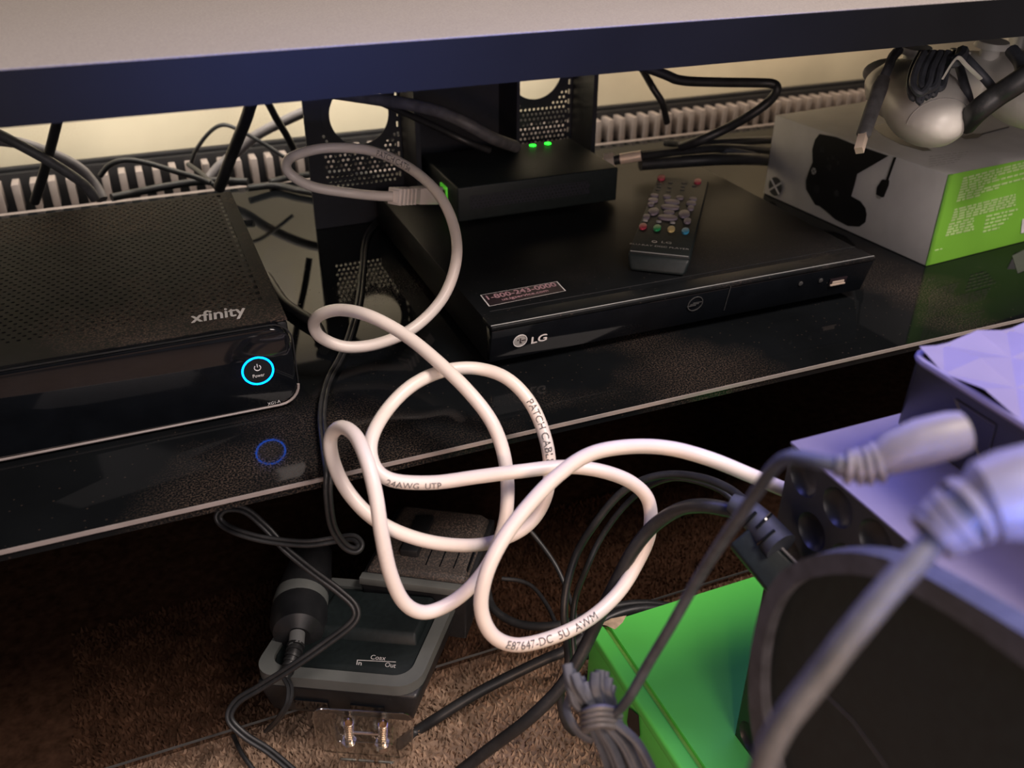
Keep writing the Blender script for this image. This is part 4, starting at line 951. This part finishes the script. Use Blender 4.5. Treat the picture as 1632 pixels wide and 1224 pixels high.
b.prism(face_, (.006, 0, 0)); pf_ = mk('inner_face', b, 'black_satin', pn)
b = B(); l0 = PX(1298, 1090, xD + .0058); l1 = PX(1360, 1150, xD + .0058); l2 = PX(1415, 1226, xD + .0058); b.tube([l0, l1, l2], .0003, 5); mk('fine_scratch', b, 'heater_strip', pf_)
b = B(); zb_ = Pi[0].z - .04
b.abox(xD + .004, xD + .014, Pi[0].y - .10, Pi[0].y - .035, -.2985, zb_ + .01, .002); mk('stand_foot', b, 'black_satin', pn)

# ================================================================== NEAR GREY CABLES & CONNECTORS
nc = thing('grey_power_cable', 'blurred thick grey cable with ribbed connector crossing the bottom right corner', 'cable', PD(1500, 850, .27))
P = catmull([PD(1488, 858, .270), PD(1470, 880, .268), PD(1420, 935, .266), (PD(1360, 1008, .266)), PD(1300, 1085, .27), PD(1250, 1150, .275), PD(1220, 1210, .28), PD(1200, 1290, .29)], 7)
b = B(); b.tube(P, .0042, 18); mk('lead', b, 'greyrubber', nc)
cpnts = [PD(1484, 856, .270), PD(1500, 842, .270), PD(1530, 822, .268), PD(1560, 805, .268)]
b = B(); b.tube(cpnts, [.0052, .0075, .0085, .0090], 20); bt = mk('strain_relief', b, 'greyrubber', nc)
for k in range(5):
    f = k * .55; i = min(int(f), 2); p = cpnts[i].lerp(cpnts[i + 1], f - i); t = (cpnts[i + 1] - cpnts[i]).normalized()
    b = B(); b.tube([p, p + t * .0028], .0082 + k * .0006, 20); mk('relief_rib', b, 'palegrey', bt)
b = B(); b.tube([PD(1556, 806, .268), PD(1572, 798, .267), PD(1610, 790, .266), PD(1680, 775, .268), PD(1760, 762, .27)], [.0088, .0120, .0135, .0140, .0140], 24); mk('connector_body', b, 'palegrey', nc)

n2 = thing('grey_signal_cable', 'grey cable with ribbed connector running down left from the dimpled case into a tied bundle', 'cable', PD(1400, 735, .33))
b = B(); b.tube([PD(1402, 736, .335), PD(1425, 720, .334), PD(1470, 704, .333), PD(1515, 693, .333), PD(1535, 688, .333), PD(1542, 686, .333)], [.0060, .0080, .0088, .0086, .0076, .004], 22); mk('connector_body', b, 'palegrey', n2)
sp_ = [PD(1330, 742, .338), PD(1355, 745, .337), PD(1380, 742, .336), PD(1405, 735, .335)]
b = B(); b.tube(sp_, [.0040, .0048, .0056, .0064], 16); bt = mk('strain_relief', b, 'greyrubber', n2)
for k in range(4):
    f = .7 + k * .6; i = min(int(f), 2); p = sp_[i].lerp(sp_[i + 1], f - i); t = (sp_[i + 1] - sp_[i]).normalized()
    b = B(); b.tube([p, p + t * .0020], .0064 + k * .0004, 18); mk('relief_rib', b, 'palegrey', bt)
P = catmull([PD(1335, 742, .338), PD(1300, 734, .342), PD(1262, 728, .35), PD(1236, 742, .36), PD(1212, 775, .38), PD(1180, 822, .40), PD(1145, 872, .43), PD(1105, 935, .46), PD(1068, 1000, .48), PD(1035, 1055, .50), PD(1010, 1100, .51), PD(990, 1128, .52), PD(968, 1142, .525)], 7)
b = B(); b.tube(P, .0039, 14, flatten=.7); mk('lead', b, 'darkgreyrubber', n2)

# tied bundle
tb = thing('tied_cord_bundle', 'grey flat cord folded into a tied bundle beside the green box', 'cord', PD(960, 1150, .53))
db_ = .53
fans = [((904, 1058), (922, 1105)), ((909, 1068), (930, 1108)), ((916, 1074), (937, 1110)), ((906, 1078), (924, 1122)), ((924, 1080), (944, 1114)), ((932, 1088), (948, 1118)), ((912, 1090), (930, 1124)), ((939, 1100), (950, 1122)),
        ((948, 1080), (956, 1115)), ((956, 1068), (961, 1110)), ((963, 1070), (966, 1112)), ((949, 1072), (954, 1112)), ((969, 1080), (971, 1116)), ((974, 1092), (974, 1120))]
for k, (a_, m_) in enumerate(fans):
    dk = db_ + .004 * math.sin(k * 2.1)
    b = B(); b.tube(catmull([PD(a_[0], a_[1], dk + .003), PD((a_[0] + m_[0]) / 2 - 3, (a_[1] + m_[1]) / 2 + 2, dk), PD(m_[0], m_[1] + 4, dk), PD(952 + (k % 4) * 4, 1140, dk - .002)], 5), .0033, 8, flatten=.6); mk('cord_strand', b, 'darkgreyrubber', tb)
for k in range(11):
    dk = db_ - .002 + .005 * math.sin(k * 1.7); sx_ = k * 6.5
    b = B(); b.tube(catmull([PD(938 + k * 3.5, 1146, dk), PD(950 + k * 4.8, 1172 - k * .6, dk), PD(962 + sx_ * .9, 1200 - k, dk), PD(975 + sx_ * 1.1, 1240, dk + .002)], 5), .0032, 8, flatten=.6); mk('cord_strand', b, 'darkgreyrubber', tb)
b = B(); b.tube(catmull([PD(915, 1100, .535), PD(903, 1125, .535), PD(910, 1150, .53), PD(928, 1172, .53), PD(945, 1180, .53)], 5), .0028, 8, flatten=.6); mk('cord_strand', b, 'darkgreyrubber', tb)
for k in range(4):
    yk = 1128 + k * 9
    b = B(); b.tube(catmull([PD(930 + k, yk + 12, db_ + .006), PD(936, yk + 5, db_ - .007), PD(956, yk, db_ - .011), PD(974, yk + 2, db_ - .008), PD(986, yk + 5, db_ + .004)], 5), .0030, 8, flatten=.75); mk('wrap_turn', b, 'greyrubber', tb)

# black plug next to the dimpled case
bp_ = thing('black_moulded_plug', 'black moulded plug with slotted strain relief, left of the dimpled case', 'plug', PD(1210, 880, .60))
b = B(); A0 = PD(1182, 852, .615); A1 = PD(1262, 940, .60); dirp = (A1 - A0).normalized(); sdp = dirp.cross(C - A0).normalized(); upp = sdp.cross(dirp).normalized()
def PB(t, s1, u1): return A0 + (A1 - A0) * t + sdp * s1 + upp * u1
b.hexa([PB(0, -.012, -.008), PB(1, -.014, -.008), PB(1, .014, -.008), PB(0, .012, -.008), PB(0, -.010, .006), PB(1, -.013, .008), PB(1, .013, .008), PB(0, .010, .006)], .002, 3); mk('plug_body', b, 'black_satin', bp_)
b = B(); b.tube([PB(.05, -.0125, .004), PB(.95, -.0145, .005)], .0011, 6); mk('edge_ridge', b, 'palegrey', bp_)
sr = [PD(1165, 800, .625), PD(1188, 812, .62), PD(1215, 838, .612), PD(1245, 872, .60)]
b = B(); b.tube(sr, [.0062, .0088, .0105, .0115], 18); s2 = mk('strain_relief', b, 'darkgreyrubber', bp_)
for k in range(4):
    f = .9 + k * .5; i = min(int(f), 2); p = sr[i].lerp(sr[i + 1], f - i); t = (sr[i + 1] - sr[i]).normalized()
    nrm = (C - p).normalized(); sdd = t.cross(nrm).normalized()
    b = B(); rr_ = .0098 + k * .0007
    arc = [p + (nrm * math.cos(a) + sdd * math.sin(a)) * rr_ for a in [math.radians(x) for x in range(-60 + 40 * (k % 2), 21 + 40 * (k % 2), 16)]]
    b.tube(arc, .0012, 6); mk('relief_slot', b, 'gloss', s2)

# black cables, lower right
cable('cable', [(1195, 822, .622), (1160, 812, .63), (1120, 806, .64), (1082, 812, .66), (1042, 838, .68), (1010, 876, .69), (985, 922, .70), (962, 968, .71), (940, 1015, .72), (917, 1060, .725), (886, 1104, .73), (838, 1150, .74), (785, 1190, .76), (730, 1232, .78)],
      .0052, 'rubber', 'thickest black cable sweeping from the plug down to the carpet')
cable('cable', [(1190, 800, .66), (1160, 778, .68), (1120, 762, .70), (1070, 756, .72), (1025, 765, .73), (985, 790, .74), (948, 835, .75), (920, 880, .76), (904, 930, .76), (899, 975, .76), (903, 1020, .765), (905, 1062, .77), (893, 1110, .78), (900, 1150, .79), (915, 1168, .80)],
      .0033, 'rubber', 'black cable arching from the right and dropping past the green box corner')
cable('cable', [(1180, 812, .70), (1150, 782, .71), (1100, 764, .72), (1060, 764, .73), (1020, 784, .75), (985, 818, .76), (955, 862, .77), (935, 905, .77), (918, 950, .78), (912, 1000, .78), (915, 1050, .78)],
      .0026, 'rubber', 'thin black cable following just inside the arching black cable')
cable('cable', [(636, 1186, ('z', -.290)), (660, 1168, .862), (700, 1142, .86), (760, 1105, .865), (820, 1074, .87), (870, 1050, .87), (905, 1034, .87), (960, 990, .88), (1010, 972, .89), (1060, 972, .90), (1095, 985, .90)],
      .0052, 'rubber', 'black cable crossing the carpet in front of the lower shelf')
cable('cord', [(830, 830, .92), (855, 858, .92), (885, 900, .91), (905, 945, .90), (918, 985, .88), (930, 1020, .87), (938, 1050, .86)], .0024, 'rubber', 'thin black cord falling behind the white cable towards the green box', 'cord')
cable('cord', [(800, 922, ('z', -.238)), (830, 926, ('z', -.238)), (852, 938, ('z', -.238)), (872, 965, ('z', -.238)), (884, 990, .89), (888, 1004, .885)], .0022, 'rubber', 'thin frayed-looking cord lying on the lower shelf', 'cord')
cable('cable', [(775, 935, ('z', -.237)), (785, 968, ('z', -.237)), (815, 990, ('z', -.237)), (850, 998, .89), (890, 996, .885), (930, 984, .885), (985, 966, .90), (1030, 962, .91), (1080, 968, .92)], .0042, 'rubber', 'black cable curling over the lower shelf edge behind the green box')
cable('cord', [(372, 1172, ('z', -.29)), (385, 1200, .83), (410, 1235, .82)], .0022, 'rubber', 'short black cord on the carpet at the bottom left', 'cord')
